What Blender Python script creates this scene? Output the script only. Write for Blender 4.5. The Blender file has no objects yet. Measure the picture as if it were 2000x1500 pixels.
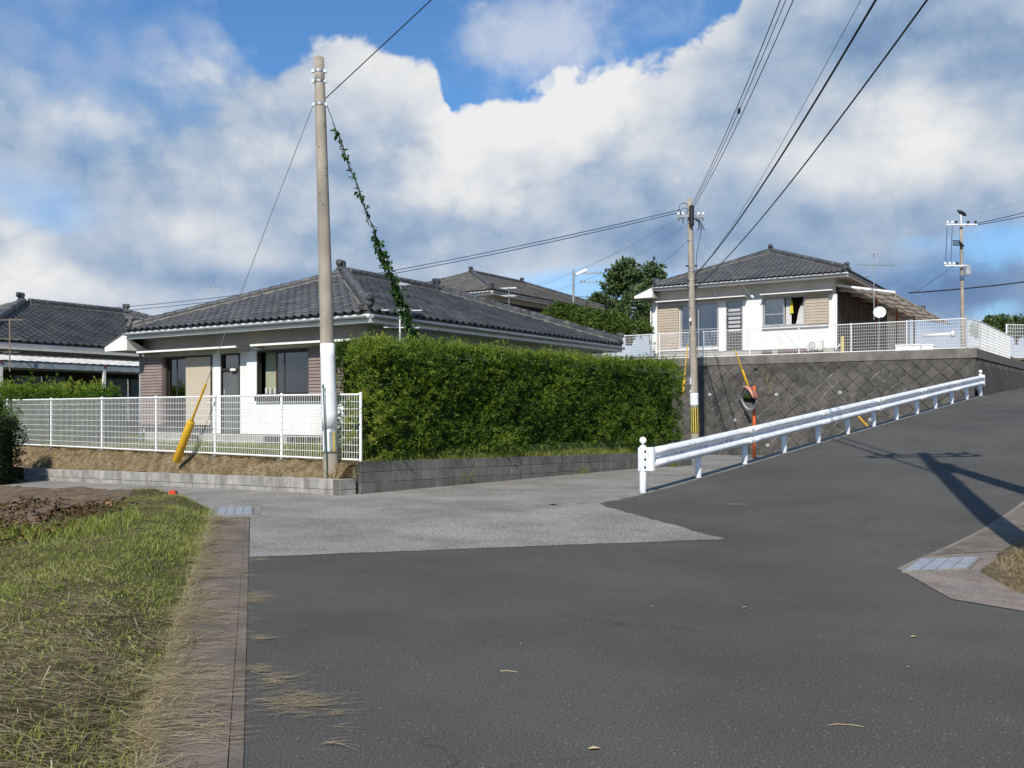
import bpy, bmesh, math, random
import numpy as np
from mathutils import Vector, Matrix
from mathutils.geometry import delaunay_2d_cdt
random.seed(7)
rng = np.random.default_rng(7)
C = bpy.context.scene.collection
scene = bpy.context.scene
R = math.radians

# ------------------------------------------------------------------ camera
EYE, FOC, HOR = 1.45, 1820.0, 805.0
cam = bpy.data.cameras.new('camera')
cam_o = bpy.data.objects.new('camera', cam)
C.objects.link(cam_o)
cam_o.location = (0, 0, EYE)
cam_o.rotation_euler = (R(90), 0, 0)
cam.sensor_width = 36
cam.lens = FOC / 2000 * 36
cam.shift_y = (HOR - 750) / 2000
cam.clip_end = 6000
scene.camera = cam_o

# ------------------------------------------------------------------ light
SUN_AZ, SUN_EL = 17.3, 42.0
sun = bpy.data.lights.new('sun', 'SUN')
sun.energy = 5.0
sun.angle = R(0.5)
sun.color = (1.0, 0.945, 0.85)
sun_o = bpy.data.objects.new('sun', sun)
C.objects.link(sun_o)
SUND = Vector((math.sin(R(SUN_AZ)) * math.cos(R(SUN_EL)), math.cos(R(SUN_AZ)) * math.cos(R(SUN_EL)), -math.sin(R(SUN_EL))))
sun_o.rotation_euler = SUND.to_track_quat('-Z', 'Y').to_euler()
sun_o.location = (-10, -20, 30)

scene.view_settings.view_transform = 'Standard'
scene.view_settings.look = 'None'
scene.view_settings.exposure = 0.0
scene.view_settings.gamma = 1
scene.view_settings.use_curve_mapping = False


def lin(r, g, b):
    f = lambda c: (c / 255 / 12.92) if c / 255 <= 0.04045 else ((c / 255 + 0.055) / 1.055) ** 2.4
    return (f(r), f(g), f(b), 1.0)


class NT:
    """thin wrapper to write node trees as expressions"""
    def __init__(s, tree):
        s.t = tree; s.nodes = tree.nodes; s.links = tree.links

    def n(s, typ, **kw):
        nd = s.nodes.new(typ)
        for k, v in kw.items():
            setattr(nd, k, v)
        return nd

    def put(s, sock, v):
        if isinstance(v, bpy.types.NodeSocket):
            s.links.new(v, sock)
        elif v is not None:
            sock.default_value = v

    def m(s, op, a, b=None, c=None, clamp=False):
        nd = s.n('ShaderNodeMath', operation=op, use_clamp=clamp)
        for i, v in enumerate((a, b, c)):
            s.put(nd.inputs[i], v)
        return nd.outputs[0]

    def noise(s, vec, scale, detail=4, rough=0.55, dist=0.0, out='Fac'):
        nd = s.n('ShaderNodeTexNoise')
        s.put(nd.inputs['Vector'], vec)
        nd.inputs['Scale'].default_value = scale
        nd.inputs['Detail'].default_value = detail
        nd.inputs['Roughness'].default_value = rough
        nd.inputs['Distortion'].default_value = dist
        return nd.outputs[out]

    def vor(s, vec, scale, out='Distance', feature='F1'):
        nd = s.n('ShaderNodeTexVoronoi', feature=feature)
        s.put(nd.inputs['Vector'], vec)
        nd.inputs['Scale'].default_value = scale
        return nd.outputs[out]

    def step(s, v, a, b):
        nd = s.n('ShaderNodeMapRange', interpolation_type='SMOOTHSTEP')
        s.put(nd.inputs['Value'], v); s.put(nd.inputs['From Min'], a); s.put(nd.inputs['From Max'], b)
        return nd.outputs['Result']

    def ramp(s, fac, stops):
        nd = s.n('ShaderNodeValToRGB')
        s.put(nd.inputs[0], fac)
        el = nd.color_ramp.elements
        while len(el) > 1:
            el.remove(el[0])
        el[0].position, el[0].color = stops[0]
        for p, c in stops[1:]:
            e = el.new(p); e.color = c
        return nd.outputs[0]

    def mix(s, fac, a, b, blend='MIX'):
        nd = s.n('ShaderNodeMix', data_type='RGBA', blend_type=blend)
        s.put(nd.inputs[0], fac); s.put(nd.inputs[6], a); s.put(nd.inputs[7], b)
        return nd.outputs[2]

    def scalevec(s, vec, v):
        nd = s.n('ShaderNodeMapping')
        s.put(nd.inputs['Vector'], vec)
        nd.inputs['Scale'].default_value = v
        return nd.outputs[0]


# ------------------------------------------------------------------ sky (world)
world = bpy.data.worlds.new('World')
scene.world = world
world.use_nodes = True
w = NT(world.node_tree)
w.nodes.clear()
sky = w.n('ShaderNodeTexSky', sky_type='NISHITA')
sky.sun_disc = False
sky.sun_elevation = R(SUN_EL)
sky.sun_rotation = R(180 + SUN_AZ)
sky.air_density = 1.0
sky.dust_density = 0.6
sky.ozone_density = 2.0
D = w.n('ShaderNodeTexCoord').outputs['Generated']
sp = w.n('ShaderNodeSeparateXYZ'); w.links.new(D, sp.inputs[0])
dx, dy, dz = sp.outputs
az = w.m('ARCTAN2', dx, dy)
el = w.m('ARCSINE', dz)
AZ = lambda px: math.atan((px - 1000) / FOC)
def ELV(px, py):
    return math.atan((HOR - py) / math.hypot(FOC, px - 1000))
def blob(px, py, rx, ry, amp):
    """a soft rounded weight at a direction in the sky"""
    a = w.m('DIVIDE', w.m('SUBTRACT', az, AZ(px)), rx / FOC)
    e = w.m('DIVIDE', w.m('SUBTRACT', el, ELV(px, py)), ry / FOC)
    d = w.m('ADD', w.m('MULTIPLY', a, a), w.m('MULTIPLY', e, e))
    return w.m('MULTIPLY', w.m('EXPONENT', w.m('MULTIPLY', d, -1.0)), amp)
def total(*xs):
    t = xs[0]
    for x in xs[1:]:
        t = w.m('ADD', t, x)
    return t
Ds = w.scalevec(D, (1, 1, 1.25))
nA = w.noise(Ds, 5.0, 10, 0.6, 0.5)           # billow shapes
nB = w.noise(Ds, 13.0, 9, 0.58, 0.3)
nC = w.noise(w.scalevec(D, (1, 1, 3.2)), 3.1, 7, 0.5, 0.25)   # broad grey layers
nD = w.noise(Ds, 32.0, 6, 0.55)
wv_ = w.n('ShaderNodeVectorMath', operation='MULTIPLY_ADD')
w.put(wv_.inputs[0], w.noise(Ds, 9.0, 4, 0.6, 0.0, 'Color')); wv_.inputs[1].default_value = (.10, .10, .10); w.put(wv_.inputs[2], Ds)
bil = total(w.m('MULTIPLY', w.m('SUBTRACT', 0.45, w.vor(wv_.outputs[0], 11.0)), 0.6), w.m('MULTIPLY', w.m('SUBTRACT', 0.45, w.vor(wv_.outputs[0], 25.0)), 0.4))
warp = total(w.m('MULTIPLY', bil, 0.13), w.m('MULTIPLY', w.m('SUBTRACT', nA, 0.5), 0.16), w.m('MULTIPLY', w.m('SUBTRACT', nB, 0.5), 0.11), w.m('MULTIPLY', w.m('SUBTRACT', nD, 0.5), 0.035))
# outline of the cloud bank: elevation of its upper edge over azimuth
fc = w.n('ShaderNodeFloatCurve')
TOPS = [(-700, 60), (0, 40), (130, 120), (250, 130), (420, 125), (640, 90), (830, 92), (868, 150), (890, 205), (960, 190), (1060, 160), (1180, 130), (1250, 115), (1360, 70), (1430, 10), (1500, -120), (2000, -220), (2700, -150)]
lo, hi = AZ(-700), AZ(2700)
cu = fc.mapping.curves[0]
pts = [((AZ(x) - lo) / (hi - lo), ELV(x, y) / 0.7) for x, y in TOPS]
cu.points[0].location = (0, pts[0][1]); cu.points[1].location = (1, pts[-1][1])
for p in pts[1:-1]:
    cu.points.new(*p)
fc.mapping.update()
w.put(fc.inputs['Value'], w.m('DIVIDE', w.m('SUBTRACT', az, lo), hi - lo, clamp=True))
top = w.m('MULTIPLY', fc.outputs[0], 0.7)
depth = w.m('ADD', w.m('SUBTRACT', top, el), w.m('MULTIPLY', warp, 0.55))
# the edge is crisp on the sunlit heaps and soft in the veil to the left
soft = w.m('ADD', 0.008, w.m('MULTIPLY', w.step(az, AZ(600), AZ(150)), 0.09))
bank = w.n('ShaderNodeMapRange', interpolation_type='SMOOTHSTEP')
w.put(bank.inputs[0], depth); w.put(bank.inputs[1], w.m('MULTIPLY', soft, -1.0)); w.put(bank.inputs[2], soft)
bank = bank.outputs[0]
# openings low in the bank where blue shows through
gaps = total(blob(20, 350, 280, 80, 0.50), blob(110, 440, 110, 60, 0.50), blob(60, 120, 330, 140, 0.42), blob(420, 60, 300, 90, 0.2), blob(1965, 470, 120, 55, 0.85), blob(1200, 560, 260, 40, 0.8),
             blob(1560, 520, 60, 40, 0.25), blob(1760, 555, 160, 50, 0.45), blob(1950, 610, 120, 30, 0.6), blob(330, 590, 300, 20, 0.3), blob(1780, 470, 70, 20, 0.3),
             w.m('MULTIPLY', w.m('SUBTRACT', nA, 0.5), 1.1), w.m('MULTIPLY', w.m('SUBTRACT', nB, 0.5), 0.6))
bank = w.m('MULTIPLY', bank, w.m('SUBTRACT', 1.0, w.m('MULTIPLY', w.step(gaps, 0.30, 0.85), 0.72)))
veil = w.m('MULTIPLY', w.step(total(w.m('MULTIPLY', nB, 0.6), w.m('MULTIPLY', nA, 0.6), blob(985, 70, 110, 70, 0.28), blob(1110, 90, 120, 70, 0.2), blob(80, 60, 200, 90, 0.1)), 0.62, 0.95), 0.55)
mask = w.m('MAXIMUM', bank, veil)
mask = w.m('MULTIPLY', mask, w.step(el, -0.05, 0.02))
# light on the clouds
edge = w.m('MULTIPLY', w.step(depth, 0.075, 0.0), w.step(az, AZ(560), AZ(840)))
heaps = w.m('MULTIPLY', bil, total(0.22, w.m('MULTIPLY', w.step(depth, 0.15, 0.02), 0.5), blob(850, 230, 70, 90, 0.4), blob(1780, 240, 110, 110, 0.5), blob(850, 380, 200, 120, 0.35), blob(60, 510, 160, 90, 0.6), blob(1120, 190, 190, 80, 0.45)))
lum = total(0.55, heaps, w.m('MULTIPLY', edge, 0.33), w.m('MULTIPLY', w.m('SUBTRACT', nC, 0.5), 0.5), w.m('MULTIPLY', w.m('SUBTRACT', nA, 0.5), 0.62), w.m('MULTIPLY', w.m('SUBTRACT', nB, 0.5), 0.6), w.m('MULTIPLY', w.m('SUBTRACT', nD, 0.5), 0.2),
            blob(1120, 200, 190, 60, 0.42), blob(850, 215, 55, 70, 0.25), blob(1050, 280, 170, 110, 0.2), blob(780, 130, 110, 60, 0.13), blob(1790, 225, 70, 85, 0.5), blob(1830, 330, 260, 80, 0.25),
            blob(1430, 320, 260, 45, 0.2), blob(40, 500, 90, 60, 0.45), blob(150, 560, 190, 50, 0.25), blob(370, 440, 150, 32, 0.22), blob(500, 510, 130, 30, 0.15), blob(880, 370, 180, 80, 0.22), blob(950, 480, 180, 25, 0.13),
            blob(480, 250, 200, 120, 0.10), blob(120, 230, 330, 170, -0.04), blob(200, 330, 330, 130, 0.15), blob(100, 80, 300, 90, 0.1), blob(1900, 60, 150, 60, 0.05),
            blob(1700, 90, 230, 60, -0.34), blob(1960, 130, 120, 60, -0.25), blob(1620, 420, 330, 45, -0.20), blob(1220, 330, 130, 40, -0.12), blob(560, 440, 260, 40, -0.14), blob(800, 480, 260, 30, -0.10), blob(600, 545, 240, 25, -0.22),
            blob(1120, 480, 300, 45, -0.22), blob(1750, 580, 260, 45, -0.32), blob(1900, 530, 100, 40, -0.22), blob(180, 330, 140, 40, -0.06), blob(360, 545, 140, 20, -0.1), blob(1250, 480, 120, 40, -0.1))
ccol = w.ramp(lum, [(0.0, lin(108, 139, 182)), (0.22, lin(130, 159, 198)), (0.42, lin(162, 186, 215)), (0.62, lin(200, 212, 229)), (0.8, lin(232, 236, 241)), (1.0, lin(252, 252, 252))])
bg1 = w.n('ShaderNodeBackground'); bg1.inputs[1].default_value = 0.118
skyc = w.mix(1.0, sky.outputs[0], (0.62, 0.98, 1.28, 1), 'MULTIPLY')
w.put(bg1.inputs[0], skyc)
bg2 = w.n('ShaderNodeBackground'); bg2.inputs[1].default_value = 0.88
w.put(bg2.inputs[0], ccol)
mx = w.n('ShaderNodeMixShader')
w.put(mx.inputs[0], mask); w.links.new(bg1.outputs[0], mx.inputs[1]); w.links.new(bg2.outputs[0], mx.inputs[2])
wo = w.n('ShaderNodeOutputWorld'); w.links.new(mx.outputs[0], wo.inputs[0])

# ------------------------------------------------------------------ helpers
MATS = {}
def sc(c, k):
    return (min(c[0] * k, 1), min(c[1] * k, 1), min(c[2] * k, 1), 1)

def mat(name, col, rough=0.75, var=0.18, scale=4.0, col2=None, speck=0.0, sscale=300.0, bump=0.0, bscale=60.0, spec=0.3, metal=0.0, objvar=0.0, cracks=0.0, chips=0.0, dirt=None, dirt_amt=0.5, dscale=2.0, streak=0.0, coat=0.0):
    """a procedural surface: broad tone noise, fine grain, optional dirt, relief and per-object tone"""
    m_ = bpy.data.materials.new(name); m_.use_nodes = True
    t = NT(m_.node_tree); b = t.nodes['Principled BSDF']
    pos = t.n('ShaderNodeNewGeometry').outputs['Position']
    f = t.noise(pos, scale, 5, 0.6)
    c = t.mix(t.step(f, 0.3, 0.7), sc(col, 1 - var), col2 or sc(col, 1 + var))
    if dirt:
        d = t.noise(t.scalevec(pos, (1, 1, 0.25 if streak else 1)), dscale, 8, 0.65)
        c = t.mix(t.m('MULTIPLY', t.step(d, 0.45, 0.72), dirt_amt), c, dirt)
    if speck:
        s_ = t.noise(pos, sscale, 2, 0.7)
        k = t.m('ADD', 1.0 - speck, t.m('MULTIPLY', t.step(s_, 0.25, 0.75), 2 * speck))
        cc = t.n('ShaderNodeCombineColor')
        for i in range(3): t.put(cc.inputs[i], k)
        c = t.mix(1.0, c, cc.outputs[0], 'MULTIPLY')
    if chips:
        v = t.n('ShaderNodeTexVoronoi'); t.put(v.inputs['Vector'], pos); v.inputs['Scale'].default_value = 42
        sc_ = t.n('ShaderNodeSeparateColor'); t.links.new(v.outputs['Color'], sc_.inputs[0])
        k = t.m('MULTIPLY', t.m('MULTIPLY', t.step(v.outputs['Distance'], 0.34, 0.22), t.step(sc_.outputs[0], 0.86, 0.9)), chips)
        c = t.mix(k, c, sc(col, 3.2))
    if cracks:
        q = t.n('ShaderNodeVectorMath', operation='MULTIPLY_ADD')
        t.put(q.inputs[0], t.noise(pos, 1.5, 5, 0.65, 0, 'Color')); q.inputs[1].default_value = (.9, .9, .9); t.put(q.inputs[2], pos)
        e_ = t.vor(q.outputs[0], 0.42, 'Distance', 'DISTANCE_TO_EDGE')
        k = t.m('MULTIPLY', t.m('MULTIPLY', t.step(e_, 0.0075, 0.002), t.step(t.noise(pos, 0.45, 3), 0.50, 0.60)), cracks)
        c = t.mix(k, c, sc(col, 0.42))
    if objvar:
        k = t.m('ADD', 1.0 - objvar, t.m('MULTIPLY', t.n('ShaderNodeObjectInfo').outputs['Random'], 2 * objvar))
        cc = t.n('ShaderNodeCombineColor')
        for i in range(3): t.put(cc.inputs[i], k)
        c = t.mix(1.0, c, cc.outputs[0], 'MULTIPLY')
    t.put(b.inputs['Base Color'], c)
    b.inputs['Roughness'].default_value = rough
    b.inputs['Specular IOR Level'].default_value = spec
    b.inputs['Metallic'].default_value = metal
    b.inputs['Coat Weight'].default_value = coat
    if bump:
        bn = t.n('ShaderNodeBump'); bn.inputs['Strength'].default_value = 0.6; bn.inputs['Distance'].default_value = bump
        t.put(bn.inputs['Height'], t.noise(pos, bscale, 6, 0.65))
        t.links.new(bn.outputs[0], b.inputs['Normal'])
    MATS[name] = m_
    return m_

def leafmat(name, stops, trans=0.35, rough=0.5, spec=0.25, nscale=1.2, namt=0.35):
    m_ = bpy.data.materials.new(name); m_.use_nodes = True
    t = NT(m_.node_tree); b = t.nodes['Principled BSDF']
    at = t.n('ShaderNodeAttribute', attribute_name='rnd').outputs['Fac']
    pos = t.n('ShaderNodeNewGeometry').outputs['Position']
    f = t.m('ADD', at, t.m('MULTIPLY', t.m('SUBTRACT', t.noise(pos, nscale, 4, 0.6), 0.5), namt * 2))
    c = t.ramp(f, stops)
    t.put(b.inputs['Base Color'], c)
    b.inputs['Roughness'].default_value = rough; b.inputs['Specular IOR Level'].default_value = spec
    tr = t.n('ShaderNodeBsdfTranslucent'); t.put(tr.inputs[0], t.mix(1.0, c, (1.0, 1.15, 0.55, 1), 'MULTIPLY'))
    mxs = t.n('ShaderNodeMixShader'); mxs.inputs[0].default_value = trans
    t.links.new(b.outputs[0], mxs.inputs[1]); t.links.new(tr.outputs[0], mxs.inputs[2])
    t.links.new(mxs.outputs[0], t.nodes['Material Output'].inputs[0])
    MATS[name] = m_
    return m_


def link(name, me, m_=None, parent=None, smooth=False):
    o = bpy.data.objects.new(name, me)
    C.objects.link(o)
    if m_ is not None and len(me.materials) == 0:
        me.materials.append(m_)
    if parent is not None:
        o.parent = parent
    if smooth:
        me.polygons.foreach_set('use_smooth', [True] * len(me.polygons))
    return o


class MB:
    def __init__(s):
        s.v = []; s.f = []
    def add(s, vs, fs):
        k = len(s.v)
        s.v += [tuple(v) for v in vs]
        s.f += [tuple(i + k for i in f) for f in fs]
        return s
    def box(s, x0, x1, y0, y1, z0, z1):
        if x0 > x1: x0, x1 = x1, x0
        if y0 > y1: y0, y1 = y1, y0
        if z0 > z1: z0, z1 = z1, z0
        return s.add([(x0, y0, z0), (x1, y0, z0), (x1, y1, z0), (x0, y1, z0), (x0, y0, z1), (x1, y0, z1), (x1, y1, z1), (x0, y1, z1)],
                     [(0, 3, 2, 1), (4, 5, 6, 7), (0, 1, 5, 4), (1, 2, 6, 5), (2, 3, 7, 6), (3, 0, 4, 7)])
    def obox(s, c, a, b, d):
        c, a, b, d = map(Vector, (c, a, b, d))
        vs = [c + i * a + j * b + k * d for k in (-1, 1) for i, j in ((-1, -1), (1, -1), (1, 1), (-1, 1))]
        fs = [(0, 3, 2, 1), (4, 5, 6, 7), (0, 1, 5, 4), (1, 2, 6, 5), (2, 3, 7, 6), (3, 0, 4, 7)]
        if a.cross(b).dot(d) < 0:
            fs = [f[::-1] for f in fs]
        return s.add(vs, fs)
    def bar(s, p, q, w_, h, up=(0, 0, 1)):
        p, q = Vector(p), Vector(q)
        d = q - p; up = Vector(up)
        side = d.cross(up).normalized(); u2 = side.cross(d).normalized()
        return s.obox((p + q) / 2, d / 2, side * w_ / 2, u2 * h / 2)
    def tube(s, pts, r, seg=8, caps=True):
        pts = [Vector(p) for p in pts]
        n = len(pts)
        rs = r if isinstance(r, (list, tuple)) else [r] * n
        k = len(s.v)
        d0 = (pts[1] - pts[0]).normalized()
        ref = Vector((0, 0, 1)) if abs(d0.z) < 0.9 else Vector((1, 0, 0))
        side = d0.cross(ref).normalized()
        for i, p in enumerate(pts):
            d = (pts[min(i + 1, n - 1)] - pts[max(i - 1, 0)]).normalized()
            side = (side - d * side.dot(d)).normalized()
            up = side.cross(d)
            for j in range(seg):
                a = 2 * math.pi * j / seg
                s.v.append(tuple(p + (side * math.cos(a) + up * math.sin(a)) * rs[i]))
        for i in range(n - 1):
            for j in range(seg):
                j2 = (j + 1) % seg
                s.f.append((k + i * seg + j, k + i * seg + j2, k + (i + 1) * seg + j2, k + (i + 1) * seg + j))
        if caps:
            s.f.append(tuple(k + j for j in reversed(range(seg))))
            s.f.append(tuple(k + (n - 1) * seg + j for j in range(seg)))
        return s
    def poly(s, pts):
        return s.add(pts, [tuple(range(len(pts)))])
    def prism(s, pts, ext):
        pts = [Vector(p) for p in pts]; e = Vector(ext); n = len(pts)
        nrm = Vector((0, 0, 0))
        for i in range(n):
            nrm += pts[i].cross(pts[(i + 1) % n])
        if nrm.dot(e) > 0:
            pts = pts[::-1]
        vs = pts + [p + e for p in pts]
        return s.add(vs, [tuple(range(n)), tuple(range(2 * n - 1, n - 1, -1))] + [(i, i + n, (i + 1) % n + n, (i + 1) % n) for i in range(n)])
    def lathe(s, c, axis, prof, seg=20):
        """prof: (distance along axis, radius)"""
        c = Vector(c); ax = Vector(axis).normalized()
        ref = Vector((0, 0, 1)) if abs(ax.z) < 0.9 else Vector((1, 0, 0))
        a = ax.cross(ref).normalized(); b = a.cross(ax)
        k = len(s.v)
        for t, r in prof:
            for j in range(seg):
                g = 2 * math.pi * j / seg
                s.v.append(tuple(c + ax * t + (a * math.cos(g) + b * math.sin(g)) * r))
        for i in range(len(prof) - 1):
            for j in range(seg):
                j2 = (j + 1) % seg
                s.f.append((k + i * seg + j, k + i * seg + j2, k + (i + 1) * seg + j2, k + (i + 1) * seg + j))
        s.f.append(tuple(k + j for j in reversed(range(seg))))
        s.f.append(tuple(k + (len(prof) - 1) * seg + j for j in range(seg)))
        return s
    def mesh(s, name):
        me = bpy.data.meshes.new(name)
        me.from_pydata(s.v, [], s.f)
        me.update()
        return me
    def build(s, name, m_, parent=None, smooth=False):
        return link(name, s.mesh(name), m_, parent, smooth)


def tag(o, label=None, cat=None, group=None, kind=None):
    if label: o['label'] = label
    if cat: o['category'] = cat
    if group: o['group'] = group
    if kind: o['kind'] = kind
    return o

def thing(name, label, cat, loc=(0, 0, 0), rz=0.0, group=None):
    o = bpy.data.objects.new(name, None)
    C.objects.link(o)
    o.location = loc; o.rotation_euler = (0, 0, rz)
    o.empty_display_size = 0.2
    return tag(o, label, cat, group)

def at(px, py, Y):
    return Vector(((px - 1000) / FOC * Y, Y, EYE + (HOR - py) / FOC * Y))

def np_mesh(name, V, F, m_, rnd=None, parent=None, smooth=False):
    """V (n,3), F (m,k) arrays -> linked object, fast"""
    me = bpy.data.meshes.new(name)
    V = np.ascontiguousarray(V, dtype=np.float32); F = np.ascontiguousarray(F, dtype=np.int32)
    k = F.shape[1]
    me.vertices.add(len(V)); me.vertices.foreach_set('co', V.ravel())
    me.loops.add(F.size); me.loops.foreach_set('vertex_index', F.ravel())
    me.polygons.add(len(F))
    me.polygons.foreach_set('loop_start', np.arange(0, F.size, k, dtype=np.int32))
    me.update(calc_edges=True)
    if rnd is not None:
        a = me.attributes.new('rnd', 'FLOAT', 'POINT')
        a.data.foreach_set('value', np.ascontiguousarray(rnd, dtype=np.float32))
    return link(name, me, m_, parent, smooth)

def unit(a):
    return a / np.maximum(np.linalg.norm(a, axis=1, keepdims=True), 1e-9)

def leaves(name, m_, P, Dr, L, W, rnd, parent=None, fold=0.25):
    """diamond leaves: base P, direction Dr, length L, width W"""
    n = len(P)
    Dr = unit(Dr)
    S = unit(np.cross(Dr, unit(rng.normal(size=(n, 3)))))
    N = np.cross(S, Dr)
    L = np.broadcast_to(L, (n,))[:, None]; W = np.broadcast_to(W, (n,))[:, None]
    mid = P + Dr * L * 0.45
    V = np.stack([P, mid - S * W / 2 + N * W * fold, P + Dr * L - N * L * 0.08, mid + S * W / 2 + N * W * fold], 1).reshape(-1, 3)
    b = np.arange(n)[:, None] * 4
    F = np.concatenate([b + np.array([0, 1, 2]), b + np.array([0, 2, 3])], 0)
    return np_mesh(name, V, F, m_, np.repeat(rnd, 4), parent)

def blades(name, m_, P, ang, L, W, rise, rnd, bend=0.3, parent=None):
    """grass or straw: strips of two bent segments. rise = height of the tip over length"""
    n = len(P)
    d = np.stack([np.cos(ang), np.sin(ang), np.zeros(n)], 1)
    s_ = np.stack([-np.sin(ang), np.cos(ang), np.zeros(n)], 1)
    turn = rng.normal(0, bend, n)[:, None]
    L = np.broadcast_to(L, (n,))[:, None]; W = np.broadcast_to(W, (n,))[:, None]; h = np.broadcast_to(rise, (n,))[:, None]
    flat = np.sqrt(np.maximum(1 - np.minimum(h, 0.98) ** 2, 0.03))
    Z = np.array([[0, 0, 1.0]])
    m1 = P + d * L * 0.45 * flat + Z * L * h * 0.62 + s_ * turn * L * 0.12
    tip = P + d * L * flat + Z * L * h * 0.9 + s_ * turn * L * 0.5
    V = np.stack([P - s_ * W / 2, P + s_ * W / 2, m1 - s_ * W * 0.42, m1 + s_ * W * 0.42, tip], 1).reshape(-1, 3)
    b = np.arange(n)[:, None] * 5
    F = np.concatenate([b + np.array([0, 1, 3]), b + np.array([0, 3, 2]), b + np.array([2, 3, 4])], 0)
    return np_mesh(name, V, F, m_, np.repeat(rnd, 5), parent)

def inside(poly, X, Y):
    """vectorised point in polygon"""
    r = np.zeros(len(X), bool)
    n = len(poly)
    for i in range(n):
        (x1, y1), (x2, y2) = poly[i][:2], poly[(i + 1) % n][:2]
        c = ((y1 > Y) != (y2 > Y)) & (X < (x2 - x1) * (Y - y1) / (y2 - y1 + 1e-12) + x1)
        r ^= c
    return r

def sheet(name, poly, zf, m_, step=0.5, dz=0.0, kind='structure', label=None, jit=0.0, parent=None, smooth=True, skirt=0.0):
    """a ground sheet: polygon filled with a grid of points, lifted by zf"""
    poly = [tuple(p[:2]) for p in poly]
    # densify the outline
    out = []
    for i, p in enumerate(poly):
        q = poly[(i + 1) % len(poly)]
        k = max(1, int(math.hypot(q[0] - p[0], q[1] - p[1]) / step))
        out += [(p[0] + (q[0] - p[0]) * j / k, p[1] + (q[1] - p[1]) * j / k) for j in range(k)]
    xs = [p[0] for p in out]; ys = [p[1] for p in out]
    gx, gy = np.meshgrid(np.arange(min(xs) + step / 2, max(xs), step), np.arange(min(ys) + step / 2, max(ys), step))
    gx, gy = gx.ravel() + rng.normal(0, 0.03 * step, gx.size), gy.ravel() + rng.normal(0, 0.03 * step, gy.size)
    ok = inside(out, gx, gy)
    gx, gy = gx[ok], gy[ok]
    vs = [Vector(p) for p in out] + [Vector((a, b)) for a, b in zip(gx, gy)]
    n = len(out)
    v2, _, f2, *_r = delaunay_2d_cdt(vs, [], [list(range(n))], 1, 1e-5)
    V = [(p.x, p.y, zf(p.x, p.y) + dz + (random.uniform(-jit, jit) if jit else 0)) for p in v2]
    me = bpy.data.meshes.new(name)
    me.from_pydata(V, [], f2); me.update()
    if sum(p.normal.z for p in me.polygons) < 0:
        me.flip_normals()
    if skirt:
        b = bmesh.new(); b.from_mesh(me)
        ed = [e for e in b.edges if len(e.link_faces) == 1]
        r_ = bmesh.ops.extrude_edge_only(b, edges=ed)
        for v in r_['geom']:
            if isinstance(v, bmesh.types.BMVert): v.co.z -= skirt
        b.to_mesh(me); b.free()
    o = link(name, me, m_, parent, smooth)
    tag(o, label=label, kind=kind)
    return o

def ragged(p, q, step=.05, amp=.02):
    n = max(2, int(math.hypot(q[0] - p[0], q[1] - p[1]) / step))
    nx, ny = -(q[1] - p[1]), q[0] - p[0]; l = math.hypot(nx, ny); out = []; w_ = 0
    for k in range(n):
        w_ = w_ * .6 + random.uniform(-amp, amp); u = k / n
        out.append((p[0] + (q[0] - p[0]) * u + nx / l * w_, p[1] + (q[1] - p[1]) * u + ny / l * w_))
    return out

def smax(x, k):
    return k * math.log1p(math.exp(min(x / k, 60)))

# guardrail frame: s along the rail uphill, t to the right of it
G0 = Vector((2.28, 15.3)); GD = Vector((0.632, 0.775)); GT = Vector((0.775, -0.632))
def st(x, y):
    d = Vector((x - G0.x, y - G0.y))
    return d.dot(GD), d.dot(GT)
def gpt(s, t):
    return G0 + GD * s + GT * t
def zroad(x, y):
    s, t = st(x, y)
    return 0.085 * smax(s + 0.9, 0.8) - 0.035 * smax(s - 25, 2.0)
def hz(x, y):
    """height of the paving: the hill road right of the rail, the flat lane left of it"""
    s, t = st(x, y)
    k = min(1, max(0, 1 + (t + 0.2) / 0.55))
    base = -0.03 * max(0, -4.0 - x) - 0.022 * max(0, y - 24)
    return zroad(x, y) * k + base * (1 - k)
# ------------------------------------------------------------------ materials
mat('asphalt', (0.077, 0.073, 0.065, 1), 0.9, 0.17, 0.35, cracks=.55, chips=.45, speck=0.62, sscale=100, bump=0.002, bscale=120, spec=0.2, dirt=(0.105, 0.095, 0.082, 1), dirt_amt=0.4, dscale=0.55)
mat('apron_concrete', (0.238, 0.223, 0.200, 1), 0.9, 0.2, 0.6, cracks=.6, chips=.35, speck=0.6, sscale=48, bump=0.005, bscale=90, spec=0.2, dirt=(0.15, 0.132, 0.108, 1), dirt_amt=0.6, dscale=0.9)
mat('kerb_concrete', (0.22, 0.21, 0.19, 1), 0.9, 0.2, 3, speck=0.2, sscale=120, bump=0.004, bscale=60, dirt=(0.08, 0.07, 0.055, 1), dirt_amt=0.5, dscale=5)
mat('gutter_slab', (0.150, 0.126, 0.100, 1), 0.95, 0.22, 2.2, speck=0.25, sscale=130, bump=0.004, bscale=90, dirt=(0.075, 0.058, 0.042, 1), dirt_amt=0.7, dscale=2.5, objvar=0.1)
mat('soil', (0.145, 0.105, 0.074, 1), 1.0, 0.3, 5, speck=0.3, sscale=60, bump=0.03, bscale=14, spec=0.05)
mat('grass_soil', (0.085, 0.080, 0.036, 1), 1.0, 0.3, 3, col2=(0.105, 0.085, 0.045, 1), speck=0.35, sscale=50, bump=0.03, bscale=18, spec=0.05)
mat('dry_bank', (0.19, 0.135, 0.075, 1), 1.0, 0.3, 6, col2=(0.26, 0.2, 0.12, 1), speck=0.3, sscale=70, bump=0.02, bscale=25, spec=0.05)
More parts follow.
